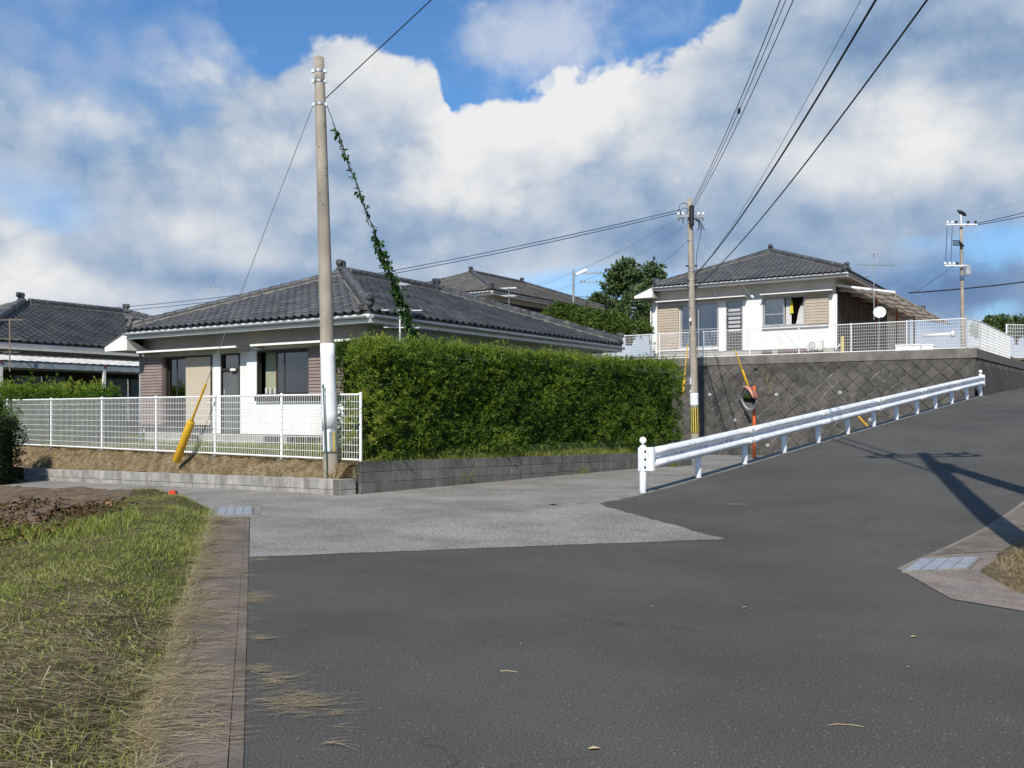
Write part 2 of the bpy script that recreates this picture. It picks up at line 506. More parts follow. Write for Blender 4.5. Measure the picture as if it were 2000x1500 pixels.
mat('yard_grass', (0.07, 0.095, 0.03, 1), 1.0, 0.35, 1.5, speck=0.3, sscale=40, bump=0.03, bscale=20, spec=0.05)
mat('terrace_soil', (0.13, 0.105, 0.07, 1), 1.0, 0.3, 2, speck=0.2, sscale=40, spec=0.05)
mat('land', (0.07, 0.085, 0.035, 1), 1.0, 0.35, 0.05, spec=0.05)
mat('hill_green', (0.030, 0.048, 0.034, 1), 1.0, 0.4, 0.08, bump=3.0, bscale=0.05, spec=0.0)
mat('corner_concrete', (0.215, 0.185, 0.158, 1), 0.9, 0.2, 2, speck=0.35, sscale=70, bump=0.003, bscale=60, dirt=(0.12, 0.085, 0.058, 1), dirt_amt=0.7, dscale=2.2)
mat('low_block', (0.33, 0.315, 0.285, 1), 0.9, 0.16, 5, speck=0.2, sscale=90, bump=0.004, bscale=70, objvar=0.12, dirt=(0.10, 0.09, 0.075, 1), dirt_amt=0.62, dscale=4, streak=1)
mat('dark_block', (0.155, 0.148, 0.135, 1), 0.9, 0.16, 4, speck=0.2, sscale=90, bump=0.004, bscale=70, objvar=0.13, dirt=(0.055, 0.05, 0.042, 1), dirt_amt=0.7, dscale=2.2, streak=1)
mat('mortar', (0.12, 0.112, 0.10, 1), 0.95, 0.2, 8)
mat('ret_block', (0.078, 0.072, 0.064, 1), 0.9, 0.3, 2.0, speck=0.15, sscale=60, bump=0.008, bscale=25, objvar=0.16, dirt=(0.036, 0.034, 0.030, 1), dirt_amt=0.8, dscale=0.7, streak=1)
mat('coping', (0.17, 0.155, 0.135, 1), 0.9, 0.2, 2, speck=0.2, sscale=60, dirt=(0.07, 0.06, 0.05, 1), dirt_amt=0.6, dscale=2, streak=1)
mat('white_paint', (0.80, 0.81, 0.82, 1), 0.35, 0.04, 3, spec=0.45, dirt=(0.5, 0.47, 0.42, 1), dirt_amt=0.25, dscale=5)
mat('rail_paint', (0.78, 0.80, 0.83, 1), 0.38, 0.04, 3, spec=0.5, dirt=(0.36, 0.33, 0.30, 1), dirt_amt=0.5, dscale=7)
mat('fence_white', (0.82, 0.82, 0.80, 1), 0.5, 0.03, 3, spec=0.3)
mat('steel', (0.38, 0.40, 0.41, 1), 0.45, 0.15, 8, metal=0.6)
mat('galv_grate', (0.34, 0.36, 0.38, 1), 0.5, 0.12, 10, metal=0.3)
mat('dark_steel', (0.04, 0.04, 0.045, 1), 0.5, 0.2, 8)
mat('cable_black', (0.02, 0.021, 0.025, 1), 0.5, 0.1, 8)
mat('cable_grey', (0.22, 0.24, 0.27, 1), 0.5, 0.1, 8)
mat('cable_blue', (0.07, 0.11, 0.2, 1), 0.5, 0.1, 8)
mat('pole_concrete', (0.35, 0.305, 0.25, 1), 0.9, 0.14, 2.5, speck=0.1, sscale=80, bump=0.003, bscale=50, dirt=(0.17, 0.15, 0.125, 1), dirt_amt=0.7, dscale=3, streak=1)
mat('guard_yellow', (0.62, 0.36, 0.02, 1), 0.45, 0.1, 5, dirt=(0.35, 0.2, 0.03, 1), dirt_amt=0.4, dscale=7)
mat('orange_paint', (0.62, 0.115, 0.022, 1), 0.4, 0.12, 5, dirt=(0.30, 0.07, 0.03, 1), dirt_amt=0.4, dscale=9)
mat('red_plastic', (0.65, 0.06, 0.03, 1), 0.4, 0.1, 5)
mat('black_plastic', (0.012, 0.012, 0.013, 1), 0.5, 0.1, 5)
mat('stripe_yellow', (0.6, 0.48, 0.1, 1), 0.4, 0.08, 8)
mat('reflector', (0.85, 0.85, 0.82, 1), 0.15, 0.04, 8, spec=0.6)
mat('straw', (0.45, 0.33, 0.16, 1), 0.85, 0.25, 9, col2=(0.6, 0.48, 0.28, 1), spec=0.15)
leafmat('hedge_leaf', [(0.0, (0.028, 0.066, 0.012, 1)), (0.25, (0.072, 0.155, 0.02, 1)), (0.5, (0.145, 0.25, 0.03, 1)), (0.75, (0.265, 0.335, 0.042, 1)), (1.0, (0.43, 0.43, 0.085, 1))], 0.55, 0.4, 0.35, 0.9, 0.5)
leafmat('shaded_hedge_leaf', [(0.0, (0.006, 0.012, 0.004, 1)), (0.5, (0.016, 0.032, 0.008, 1)), (1.0, (0.04, 0.06, 0.015, 1))], 0.15, 0.5, 0.2)  # leaf colour darkened to carry the shade on the left hedge block
leafmat('shrub_leaf', [(0.0, (0.03, 0.06, 0.012, 1)), (0.5, (0.10, 0.16, 0.025, 1)), (1.0, (0.23, 0.28, 0.05, 1))], 0.3, 0.45, 0.3, 0.8, 0.3)
leafmat('tree_leaf', [(0.0, (0.05, 0.085, 0.036, 1)), (0.5, (0.115, 0.17, 0.06, 1)), (1.0, (0.22, 0.28, 0.09, 1))], 0.25, 0.5, 0.3, 0.5, 0.3)
leafmat('vine_leaf', [(0.0, (0.02, 0.06, 0.012, 1)), (0.5, (0.05, 0.12, 0.025, 1)), (1.0, (0.11, 0.19, 0.05, 1))], 0.4, 0.4, 0.4, 1.5, 0.5)
leafmat('grass_green', [(0.0, (0.14, 0.165, 0.032, 1)), (0.4, (0.28, 0.325, 0.068, 1)), (0.7, (0.42, 0.43, 0.13, 1)), (1.0, (0.52, 0.47, 0.23, 1))], 0.48, 0.6, 0.2, 1.2, 0.35)
leafmat('grass_dry', [(0.0, (0.20, 0.145, 0.08, 1)), (0.45, (0.42, 0.33, 0.19, 1)), (0.8, (0.60, 0.50, 0.32, 1)), (1.0, (0.76, 0.67, 0.47, 1))], 0.25, 0.6, 0.25, 1.5, 0.2)
leafmat('dead_leaf', [(0.0, (0.035, 0.023, 0.014, 1)), (0.5, (0.11, 0.062, 0.03, 1)), (0.85, (0.2, 0.12, 0.055, 1)), (1.0, (0.36, 0.25, 0.12, 1))], 0.2, 0.7, 0.15, 2, 0.25)
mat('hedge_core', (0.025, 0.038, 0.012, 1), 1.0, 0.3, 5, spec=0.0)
mat('bark', (0.09, 0.07, 0.05, 1), 0.95, 0.3, 6, bump=0.02, bscale=20)

# ------------------------------------------------------------------ ground, roads, paving
base = sheet('ground', [(-900, -60), (900, -60), (1500, 2600), (-1500, 2600)], lambda x, y: -1.3, MATS['land'], 60)
def gutx(y): return -1.113 - 0.279 * (y - 3.88)       # right edge of the left gutter
def gutl(y): return -1.58 - 0.2865 * (y - 3.97)       # its left edge
road = sheet('asphalt_road', [(gutx(-6) - .05, -6), (gutx(10.4) - .05, 10.4), gpt(-0.35, -0.13), gpt(78, -0.13), gpt(78, 5.25), gpt(-3.6, 5.25), (3.56, 8.6), (3.40, 7.2), (3.77, 6.7), (3.95, 5), (5.2, -6)],
             hz, MATS['asphalt'], 0.45)
CN = Vector((-3.11, 16.2)); WL = Vector((-0.785, 0.62)); WD = Vector((0.62, 0.785))      # corner of the block walls, along, inwards
def wpt(a, d): return CN + WL * a + WD * d
T0 = Vector((16.9, 34.0)); AL = Vector((-0.829, 0.559)); TV = Vector((0.559, 0.829))   # corner of the retaining wall
def tpt(a, d): return T0 + AL * a + TV * d
apron = sheet('concrete_lane', [*ragged((gutx(9.3), 9.32), (2.42, 10.6)), *ragged((2.42, 10.6), (1.33, 14.35)), *ragged((1.33, 14.35), gpt(-0.6, -0.13)), gpt(-0.6, -0.13), gpt(23.4, -0.13), tpt(0.0, -0.2), tpt(16, 0), (1, 40), wpt(3.3, 14), wpt(3.3, 12.9), wpt(-0.1, 12.9), wpt(-0.1, 0.3), wpt(0, 0.05), wpt(15, 0.05), (-16, 19), (-9, 14.6), (gutl(13.2) - .4, 13.0), (gutl(12.9), 12.9), (gutx(12.9), 12.9)],
              hz, MATS['apron_concrete'], 0.4, dz=0.005)
# kerb strip that carries the guardrail posts
mb = MB()
ss = [-1.7 + i * 0.42 for i in range(61)]
prev = None
for s_ in ss:
    t0 = -0.36 + (0.12 if s_ < -0.5 else 0) * min(1, (-0.5 - s_))
    ps = []
    for t_, dz_ in ((t0, -0.25), (t0, 0.012), (-0.10, 0.014), (-0.10, -0.2)):
        p = gpt(s_, t_ - (0.25 * min(0, s_ + 0.2) ** 2 if s_ < -0.2 else 0)); ps.append((p.x, p.y, zroad(*gpt(s_, 0)) * (1 if s_ > 0 else max(0, 1 + s_ * .25)) + dz_))
    k = len(mb.v); mb.v += ps
    if prev is not None:
        mb.f += [(prev + i, prev + i + 1, k + i + 1, k + i) for i in range(3)]
    prev = k
tag(mb.build('road_kerb', MATS['kerb_concrete']), kind='structure')

# left gutter of cover slabs
gut = tag(thing('gutter', None, None), kind='structure')
gdir = Vector((-0.268, 0.963)); gang = math.atan2(gdir.y, gdir.x)
bl = MB(); bl.box(0.006, 0.494, 0, 0.355, -0.08, 0.0); slab_me = bl.mesh('slab')
slab_me.materials.append(MATS['gutter_slab'])
for i in range(25):
    p = Vector((gutx(0.9), 0.9)) + gdir * (0.5 * i)
    if p.y > 12.75: break
    n_ = Vector((-gdir.y, gdir.x))
    wdt = (gutx(p.y) - gutl(p.y)) * 0.963
    o = link('slab', slab_me, None, gut)
    o.location = (p.x + n_.x * 0.07, p.y + n_.y * 0.07, 0.010 + random.uniform(-.003, .003) + hz(p.x, p.y))
    o.rotation_euler = (random.uniform(-.004, .004), random.uniform(-.004, .004), gang)
    o.scale = (1, max(0.6, (wdt - 0.07) / 0.355), 1)
mb = MB(); a_ = Vector((gutx(0.5), 0.5, 0)); b_ = Vector((gutx(12.9), 12.9, 0.0))
mb.bar(a_ + Vector((-.033, -.01, -.04)), b_ + Vector((-.033, -.01, -.04)), 0.058, 0.092)
mb.build('edge_beam', MATS['gutter_slab'], gut)
def grate(name, label, c, ex, ey, n, m_, z):
    """steel drain cover: frame, plate and ribs; ex, ey half extents"""
    t = thing(name, label, 'drain cover', (c[0], c[1], z))
    ex = Vector((ex[0], ex[1], 0)); ey = Vector((ey[0], ey[1], 0)); up = Vector((0, 0, 1))
    MB().obox((0, 0, 0), ex, ey, up * 0.012).build('plate', m_, t)
    f = MB()
    for s_ in (-1, 1):
        f.obox(ex * s_ * 1.03, ex.normalized() * 0.014, ey * 1.06, up * 0.018)
        f.obox(ey * s_ * 1.06, ex * 0.995, ey.normalized() * 0.014, up * 0.0175)
    f.build('frame', MATS['kerb_concrete'], t)
    for k in range(n):
        x = -1 + (k + .5) * 2 / n
        MB().obox(ex * x + up * 0.015, ex.normalized() * (ex.length / n * 0.93), ey * 0.97, up * 0.007).build('panel', m_, t)
    return t
gc = (Vector((-4.05, 13.55)))
gn = Vector((0.963, 0.268))
mb = MB(); mb.obox((gc.x + .02, gc.y, -0.06), (gn.x * .36, gn.y * .36, 0), (gdir.x * .75, gdir.y * .75, 0), (0, 0, 0.068)); tag(mb.build('gutter_edge', MATS['kerb_concrete']), kind='structure')
grate('drain_cover', 'grey steel drain cover at the far end of the grassy gutter', gc + Vector((.02, 0)), gn * 0.235, gdir * 0.55, 4, MATS['galv_grate'], 0.004)

# paving at the right-hand corner
poly = [(3.56, 8.62), (3.40, 7.2), (3.77, 6.7), (3.95, 5), (4.35, 5.0), (4.06, 7.5), (4.24, 8.4), (4.66, 8.95), gpt(-2.9, 5.75), gpt(60, 5.85), gpt(60, 5.2), gpt(-3.6, 5.2)]
sheet('gutter_paving', poly, hz, MATS['corner_concrete'], 0.3, dz=0.006)
sheet('gutter_silt', [gpt(-3.3, 5.25), gpt(-2.6, 5.8), gpt(50, 5.9), gpt(50, 5.3)], hz, MATS['gutter_slab'], 0.4, dz=0.011)
grate('drain_cover', 'pale steel drain cover set in the concrete corner by the brown verge', (4.075, 8.80), (0.31, 0.06), (0.22, 0.33), 4, MATS['galv_grate'], hz(4.1, 8.8) + 0.004)
def vz(x, y):
    s, t = st(x, y)
    return hz(x, y) - 0.03 + 0.10 * min(1, max(0, (t - 5.5) / 0.6)) + 0.04 * math.sin(x * 3.1 + y * 2.3) * min(1, max(0, (t - 5.7)))
sheet('grass_verge', [(4.34, 4.6), (4.05, 7.5), (4.23, 8.4), (4.66, 8.97), gpt(-2.9, 5.74), gpt(78, 5.84), gpt(78, 60), gpt(-30, 60), (7, -10), (5.2, -6)], vz, MATS['dry_bank'], 1.0, skirt=.2)

# the field on the left
FAR = [(-4.12, 12.95), (-4.6, 14.2), (-5.2, 15.2), (-6.0, 16.0), (-9.2, 17.6), (-17, 21.0)]
def segd(x, y, P, Q):
    px, py = Q[0] - P[0], Q[1] - P[1]
    u = max(0, min(1, ((x - P[0]) * px + (y - P[1]) * py) / (px * px + py * py)))
    return math.hypot(x - P[0] - u * px, y - P[1] - u * py)
def hash2(x, y):
    return (math.sin(x * 2.7 + 1.3 * math.sin(y * 1.9)) + math.sin(y * 3.3 + 1.1 * math.sin(x * 2.1 + 1)) + 0.6 * math.sin(x * 7.1 + y * 5.3) + 0.5 * math.sin(x * 11.7 - y * 9.1)) / 3.1
def fz(x, y):
    e = (gutl(y) - x) * 0.96
    k = max(0, min(1, e / 0.55)); k = k * k * (3 - 2 * k)
    d = min(segd(x, y, FAR[i], FAR[i + 1]) for i in range(5))
    q = max(0, min(1, d / 0.4)); q = q * (2 - q)
    low = hz(x, y) if y > 12.5 else 0.0
    soil = max(0, min(1, (-5.0 - x) / 0.8)) * max(0, min(1, (y - 9) / 2))
    return low + (-0.02 + 0.22 * k) * q + 0.035 * hash2(x, y) * min(1, e / 0.4) * q + soil * q * 0.035 * hash2(x * 1.9 + 3, y * 1.9)
field_poly = [(gutl(-3), -3), (-12, -3), (-20, 10)] + FAR[::-1] + [(gutl(12.9), 12.9)]
sheet('field', field_poly, fz, MATS['grass_soil'], 0.22)
sheet('bare_soil', [(-6.1, 15.0), (-6.6, 15.9), (-9.2, 17.2), (-16.5, 20.2), (-18, 10), (-9, 9.2), (-6.0, 9.2), (-5.3, 10.4), (-5.7, 11.6), (-5.6, 13.0)], fz, MATS['soil'], 0.12, dz=0.016, jit=0.022)

# bank, yard and terrace
def yz(x, y):
    d = (Vector((x, y)) - CN).dot(WD); a = (Vector((x, y)) - CN).dot(WL)
    if d < 0.65:
        k = min(1, max(0, (d - 0.1) / 0.27))
        return (0.24 - 0.022 * a) * (1 - k) + 0.56 * k + 0.03 * hash2(x * 2, y * 2) * min(1, 4 * k)
    return 0.56 + 0.035 * min(d - 0.65, 5)
sheet('dirt_bank', [wpt(-0.02, 0.13), wpt(16, 0.13), wpt(16, 1.05), wpt(-0.05, 1.05), wpt(-0.05, 0.5)], yz, MATS['dry_bank'], 0.16, jit=0.012)
sheet('yard', [wpt(-0.04, 0.95), wpt(40, 0.95), wpt(40, 30), wpt(20, 30), wpt(8, 18), wpt(3.2, 16), wpt(3.2, 11.9), wpt(-0.04, 11.9)], lambda x, y: yz(x, y) + 0.004, MATS['yard_grass'], 1.0, skirt=1.6)
def tz(x, y):
    p = Vector((x, y)) - T0; a, d = p.dot(AL), p.dot(TV)
    return 3.66 + 0.11 * min(max(d, 0), 4.2) + 0.03 * max(0, a - 12)
sheet('terrace', [tpt(0.12, 0.15), tpt(18.5, 0.15), tpt(18.5, -1.2), tpt(36, -1.2), tpt(36, 70), tpt(0.12, 70)], tz, MATS['terrace_soil'], 2.0, skirt=6.0)
# wooded hill far behind the right-hand house
hv = []; hf = []
nx, ny = 60, 24
for j in range(ny):
    for i in range(nx):
        x = -420 + i * 30; y = 520 + j * 26
        h = 131 * math.exp(-(((x - 198) / 78) ** 2 + ((y - 760) / 120) ** 2)) + 22 * math.exp(-(((x - 420) / 200) ** 2 + ((y - 800) / 160) ** 2)) + 14 * math.exp(-(((x + 220) / 240) ** 2 + ((y - 820) / 160) ** 2))
        hv.append((x + random.uniform(-6, 6), y + random.uniform(-6, 6), -2 + h + (random.uniform(-2.5, 2.5) if h > 2 else 0)))
for j in range(ny - 1):
    for i in range(nx - 1):
        k = j * nx + i; hf.append((k, k + 1, k + nx + 1, k + nx))
me = bpy.data.meshes.new('hill'); me.from_pydata(hv, [], hf)
tag(link('hill', me, MATS['hill_green'], smooth=True), kind='structure')

# ------------------------------------------------------------------ block walls
def block_mesh(name, L, D_, H, m_, ch=0.006):
    b = bmesh.new()
    bmesh.ops.create_cube(b, size=1)
    bmesh.ops.scale(b, vec=(L, D_, H), verts=b.verts)
    bmesh.ops.bevel(b, geom=b.edges[:], offset=ch, segments=1, affect='EDGES')
    me = bpy.data.meshes.new(name); b.to_mesh(me); b.free()
    me.materials.append(m_)
    return me
def wall_of_blocks(root, p0, dirv, length, rows, ztop, slope, m_, thick=0.15, mortar=True, bw=0.39, bh=0.19, first=0.0):
    """blocks laid along dirv from p0, top edge falling by slope per metre; joints recessed"""
    me = block_mesh('block', bw - 0.008, thick, bh - 0.008, m_)
    cap_me = block_mesh('block', bw - 0.008, thick, 0.09, m_)
    ang = math.atan2(dirv.y, dirv.x)
    n_ = int(math.ceil(length / bw))
    for j in range(rows):
        for i in range(n_):
            s_ = first + (i + 0.5) * bw
            p = p0 + dirv * s_
            o = link('block', me, None, root)
            o.location = (p.x, p.y, ztop - slope * s_ - (j + 0.5) * bh + random.uniform(-.0015, .0015))
            o.rotation_euler = (0, math.atan(slope), ang)
            o.location.x += random.uniform(-.002, .002); o.location.y += random.uniform(-.002, .002)
    mb = MB(); q = p0 + dirv * (n_ * bw)
    nn = Vector((-dirv.y, dirv.x)) * (thick / 2 - 0.007)
    za, zb = ztop - 0.006, ztop - 0.006 - slope * n_ * bw
    H = rows * bh
    vs = [(p0.x + nn.x, p0.y + nn.y, za - H), (p0.x - nn.x, p0.y - nn.y, za - H), (q.x - nn.x, q.y - nn.y, zb - H), (q.x + nn.x, q.y + nn.y, zb - H)]
    vs += [(x, y, z + H - 0.004) for x, y, z in vs]
    mb.add(vs, [(0, 1, 2, 3), (7, 6, 5, 4), (0, 4, 5, 1), (1, 5, 6, 2), (2, 6, 7, 3), (3, 7, 4, 0)])
    mb.build('mortar', MATS['mortar'], root)
low = thing('block_wall', 'low pale concrete block wall below the white mesh fence and dry bank', 'wall')
wall_of_blocks(low, wpt(0.0, 0.075), WL, 11.7, 2, 0.29, 0.021, MATS['low_block'])
ret_p = wpt(-0.075, 0.0)
o = wall_of_blocks(low, wpt(-0.085, 0.0), WD, 0.39, 2, 0.288, 0.0, MATS['low_block'])
high = thing('block_wall', 'taller dark block wall under the big clipped hedge', 'wall')
wall_of_blocks(high, wpt(-0.12, 0.46), WD, 12.4, 4, 0.575, 0.018, MATS['dark_block'])

# ------------------------------------------------------------------ retaining wall of diamond blocks
rw = thing('retaining_wall', 'tall grey retaining wall of diamond-set blocks below the upper house', 'wall')
BAT = 0.25
H_ = 4.75
upv = Vector((TV.x * BAT, TV.y * BAT, 1)).normalized()
def rwp(a, q):   # a metres to the left of the corner, q metres down the slope from the coping's underside
    p = T0 + AL * a
    return Vector((p.x, p.y, 3.46)) - upv * q
alv = Vector((AL.x, AL.y, 0)); nrm = upv.cross(alv).normalized()
if nrm.y > 0: nrm = -nrm
side = 0.40
hd = side * math.sqrt(2) / 2
def diamond(sx=1.0):
    b = MB(); a, c = hd - 0.007, hd - 0.020
    vs = [(-a, 0, 0), (0, -a, 0), (a, 0, 0), (0, a, 0), (-c, 0, 0.03), (0, -c, 0.03), (c, 0, 0.03), (0, c, 0.03)]
    b.add(vs, [(4, 5, 6, 7), (0, 1, 5, 4), (1, 2, 6, 5), (2, 3, 7, 6), (3, 0, 4, 7)])
    return b
dm = diamond().mesh('block'); dm.materials.append(MATS['ret_block'])
half = MB(); a = hd - .007; c = hd - .020
half.add([(-a, 0, 0), (0, -a, 0), (a, 0, 0), (-c, -.014, .03), (0, -c, .03), (c, -.014, .03)], [(3, 4, 5), (0, 1, 4, 3), (1, 2, 5, 4), (2, 0, 3, 5)])
hm = half.mesh('block'); hm.materials.append(MATS['ret_block'])
slots = []
LEN = 19.0
rot3 = Matrix((alv * -1, upv, nrm)).transposed()
nrow = int(H_ / hd)
for r_ in range(nrow):
    for i in range(int(LEN / (2 * hd))):
        a = 0.02 + hd + i * 2 * hd + (hd if r_ % 2 else 0); q = r_ * hd
        slots.append((a, q, r_ == 0))
slots.sort(key=lambda s: (s[1] > 3.6, s[0] > 12.5, s[1]))
rest = MB()
for i, (a, q, top_) in enumerate(slots):
    if top_:
        M_ = Matrix.Translation(rwp(a, 0.012)) @ rot3.to_4x4()
        me = hm
    else:
        M_ = Matrix.Translation(rwp(a, q)) @ rot3.to_4x4()
        me = dm
    M_ = M_ @ Matrix.Rotation(random.uniform(-.012, .012), 4, 'Z') @ Matrix.Translation((0, 0, random.uniform(-.004, .006)))
    if i < 300:
        o = link('block', me, None, rw); o.matrix_basis = M_
    else:
        rest.add([M_ @ v.co for v in me.vertices], [tuple(p.vertices) for p in me.polygons])
tag(rest.build('block_field', MATS['ret_block'], rw), kind='stuff')
# mortar sheet with pale lime bleeding out of some joints
mm = bpy.data.materials.new('joint_mortar'); mm.use_nodes = True
t = NT(mm.node_tree); pos = t.n('ShaderNodeNewGeometry').outputs['Position']
lime = t.m('MULTIPLY', t.step(t.noise(pos, 1.3, 5, 0.7), 0.42, 0.52), t.step(t.noise(pos, 0.30, 2, 0.5), 0.36, 0.46))
lime = t.m('MULTIPLY', lime, t.step(t.noise(pos, 4, 4, 0.7), 0.38, 0.5))
sx = t.n('ShaderNodeSeparateXYZ'); t.links.new(pos, sx.inputs[0]); lime = t.m('MULTIPLY', lime, t.step(sx.outputs[0], 15.6, 14.0))
t.put(mm.node_tree.nodes['Principled BSDF'].inputs['Base Color'], t.mix(lime, (0.066, 0.061, 0.054, 1), (0.62, 0.60, 0.54, 1)))
mm.node_tree.nodes['Principled BSDF'].inputs['Roughness'].default_value = 0.95
mb = MB()
p0, p1, p2, p3 = rwp(-0.01, -0.05), rwp(LEN + .5, -0.05), rwp(LEN + .5, H_ + .3), rwp(-0.01, H_ + .3)
mb.prism([p0, p1, p2, p3], -nrm * 0.25)
mb.build('mortar_bed', mm, rw)
# coping
mb = MB()
zc0, zc1 = 3.44, 3.78
for k in range(10):
    a0, a1 = -0.06 + k * 1.95, -0.06 + (k + 1) * 1.95 - 0.006
    p, q = tpt(a0, -0.07), tpt(a1, -0.07); r_, s_ = tpt(a1, 0.30), tpt(a0, 0.30)
    MB().prism([(p.x, p.y, zc0), (q.x, q.y, zc0), (r_.x, r_.y, zc0), (s_.x, s_.y, zc0)], (0, 0, zc1 - zc0)).build('coping', MATS['coping'], rw)
# return wall up the hill road
RB = 0.2
TU = Vector((0.829, -0.559))
def wing(k, q):
    p = T0 + TV * k
    return Vector((p.x, p.y, 3.46 + 0.012 * k)) + Vector((TU.x * RB, TU.y * RB, -1)).normalized() * q
WN = 32
mb = MB(); mb.prism([wing(-0.02, -.05), wing(WN, -.05), wing(WN, 4), wing(-0.02, 4)], (-TU.x * .2, -TU.y * .2, 0)); mb.build('mortar_bed', mm, rw)
wb = MB()
wu = (wing(0, 0) - wing(0, 1)).normalized(); wv = Vector((TV.x, TV.y, 0.012)).normalized(); wnm = wv.cross(wu).normalized()
if wnm.dot(Vector((TU.x, TU.y, 0))) < 0: wnm = -wnm
rw3 = Matrix((wv, wu, wnm)).transposed()
cnt = 0
for r_ in range(1, int(3.4 / hd)):
    for i in range(int(WN / (2 * hd))):
        k = 0.02 + hd + i * 2 * hd + (hd if r_ % 2 else 0)
        M_ = Matrix.Translation(wing(k, r_ * hd)) @ rw3.to_4x4() @ Matrix.Rotation(random.uniform(-.012, .012), 4, 'Z')
        wb.add([M_ @ v.co for v in dm.vertices], [tuple(p.vertices) for p in dm.polygons])
tag(wb.build('return_block_field', MATS['ret_block'], rw), kind='stuff')
for k in range(14):
    a0, a1 = 0.31 + k * 2.2, 0.31 + (k + 1) * 2.2 - .006
    p, q = T0 + TV * a0 + TU * 0.06, T0 + TV * a1 + TU * 0.06; r_, s_ = T0 + TV * a1 - TU * 0.3, T0 + TV * a0 - TU * 0.3
    za, zb = .012 * a0, .012 * a1
    MB().prism([(p.x, p.y, zc0 + za), (q.x, q.y, zc0 + zb), (r_.x, r_.y, zc0 + zb), (s_.x, s_.y, zc0 + za)], (0, 0, zc1 - zc0)).build('coping', MATS['coping'], rw)
# drain pipes in the face
for px, py in ((1387, 771), (1517, 771), (1436, 821), (1500, 870), (1641, 767), (1700, 820), (1335, 760), (1580, 822)):
    d = Vector(((px - 1000) / FOC, 1, (HOR - py) / FOC)); o_ = Vector((0, 0, EYE))
    pl = rwp(0, 0)
    u = (pl - o_).dot(nrm) / d.dot(nrm)
    p = o_ + d * u
    mb = MB(); mb.lathe(p - nrm * 0.1, nrm, [(0, 0.055), (0.16, 0.055), (0.162, 0.04), (0.05, 0.038), (0.049, 0.0)], 14)
    mb.build('weep_pipe', MATS['white_paint'], rw, True)
# ------------------------------------------------------------------ houses
mat('tile_slate', (0.044, 0.050, 0.058, 1), 0.5, 0.25, 1.3, col2=(0.074, 0.077, 0.080, 1), speck=0.12, sscale=60, objvar=0.22, spec=0.4, dirt=(0.092, 0.083, 0.070, 1), dirt_amt=0.6, dscale=1.6)
mat('tile_slate_brown', (0.090, 0.082, 0.076, 1), 0.6, 0.2, 1.3, col2=(0.125, 0.115, 0.105, 1), speck=0.12, sscale=60, objvar=0.2, spec=0.35, dirt=(0.16, 0.13, 0.10, 1), dirt_amt=0.4, dscale=1.2)
mat('ridge_tile', (0.056, 0.060, 0.065, 1), 0.55, 0.3, 3, objvar=0.25, spec=0.4, dirt=(0.2, 0.18, 0.15, 1), dirt_amt=0.4, dscale=6)
mat('ridge_plaster', (0.20, 0.185, 0.165, 1), 0.9, 0.25, 5, dirt=(0.12, 0.10, 0.08, 1), dirt_amt=0.7, dscale=4)
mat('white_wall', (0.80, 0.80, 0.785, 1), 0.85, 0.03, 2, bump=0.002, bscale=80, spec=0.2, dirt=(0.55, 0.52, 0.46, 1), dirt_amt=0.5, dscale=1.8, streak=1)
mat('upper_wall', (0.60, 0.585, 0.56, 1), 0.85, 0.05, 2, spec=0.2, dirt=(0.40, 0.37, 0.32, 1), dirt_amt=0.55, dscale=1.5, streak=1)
mat('white_board', (0.80, 0.78, 0.75, 1), 0.6, 0.05, 3, dirt=(0.55, 0.5, 0.44, 1), dirt_amt=0.3, dscale=4)
mat('gutter_grey', (0.36, 0.38, 0.41, 1), 0.45, 0.15, 4, dirt=(0.15, 0.13, 0.11, 1), dirt_amt=0.5, dscale=7)
mat('soffit_board', (0.52, 0.50, 0.46, 1), 0.8, 0.08, 3, dirt=(0.3, 0.28, 0.24, 1), dirt_amt=0.3)
mat('awning_metal', (0.66, 0.62, 0.58, 1), 0.5, 0.12, 3, dirt=(0.25, 0.16, 0.11, 1), dirt_amt=0.6, dscale=6)
mat('shutter_brown', (0.25, 0.196, 0.178, 1), 0.55, 0.08, 3, dirt=(0.13, 0.095, 0.085, 1), dirt_amt=0.4)
mat('shutter_beige', (0.42, 0.345, 0.275, 1), 0.6, 0.06, 3, dirt=(0.33, 0.27, 0.2, 1), dirt_amt=0.3)
mat('panel_beige', (0.50, 0.43, 0.33, 1), 0.6, 0.04, 3)
mat('door_grey', (0.115, 0.12, 0.125, 1), 0.5, 0.1, 3)
mat('frame_bronze', (0.055, 0.048, 0.043, 1), 0.45, 0.1, 3, metal=0.3)
mat('frame_alu', (0.45, 0.44, 0.43, 1), 0.4, 0.1, 3, metal=0.4)
mat('foundation', (0.36, 0.35, 0.32, 1), 0.9, 0.15, 3, speck=0.15, sscale=60, dirt=(0.16, 0.14, 0.12, 1), dirt_amt=0.5, dscale=2)
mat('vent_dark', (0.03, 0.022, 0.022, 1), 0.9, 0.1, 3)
mat('vent_red', (0.10, 0.035, 0.035, 1), 0.9, 0.3, 5)
mat('inside_wall', (0.24, 0.20, 0.14, 1), 0.9, 0.15, 2)
mat('inside_green', (0.30, 0.32, 0.22, 1), 0.9, 0.1, 2)
mat('brown_wood', (0.16, 0.06, 0.03, 1), 0.6, 0.2, 6)
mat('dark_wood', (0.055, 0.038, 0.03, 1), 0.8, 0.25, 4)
mat('rust', (0.24, 0.075, 0.035, 1), 0.85, 0.35, 8, spec=0.1)
mat('curtain_grey', (0.42, 0.43, 0.45, 1), 0.9, 0.08, 5)
mat('curtain_white', (0.78, 0.78, 0.76, 1), 0.9, 0.06, 4)
mat('curtain_blue', (0.22, 0.38, 0.52, 1), 0.9, 0.15, 6)
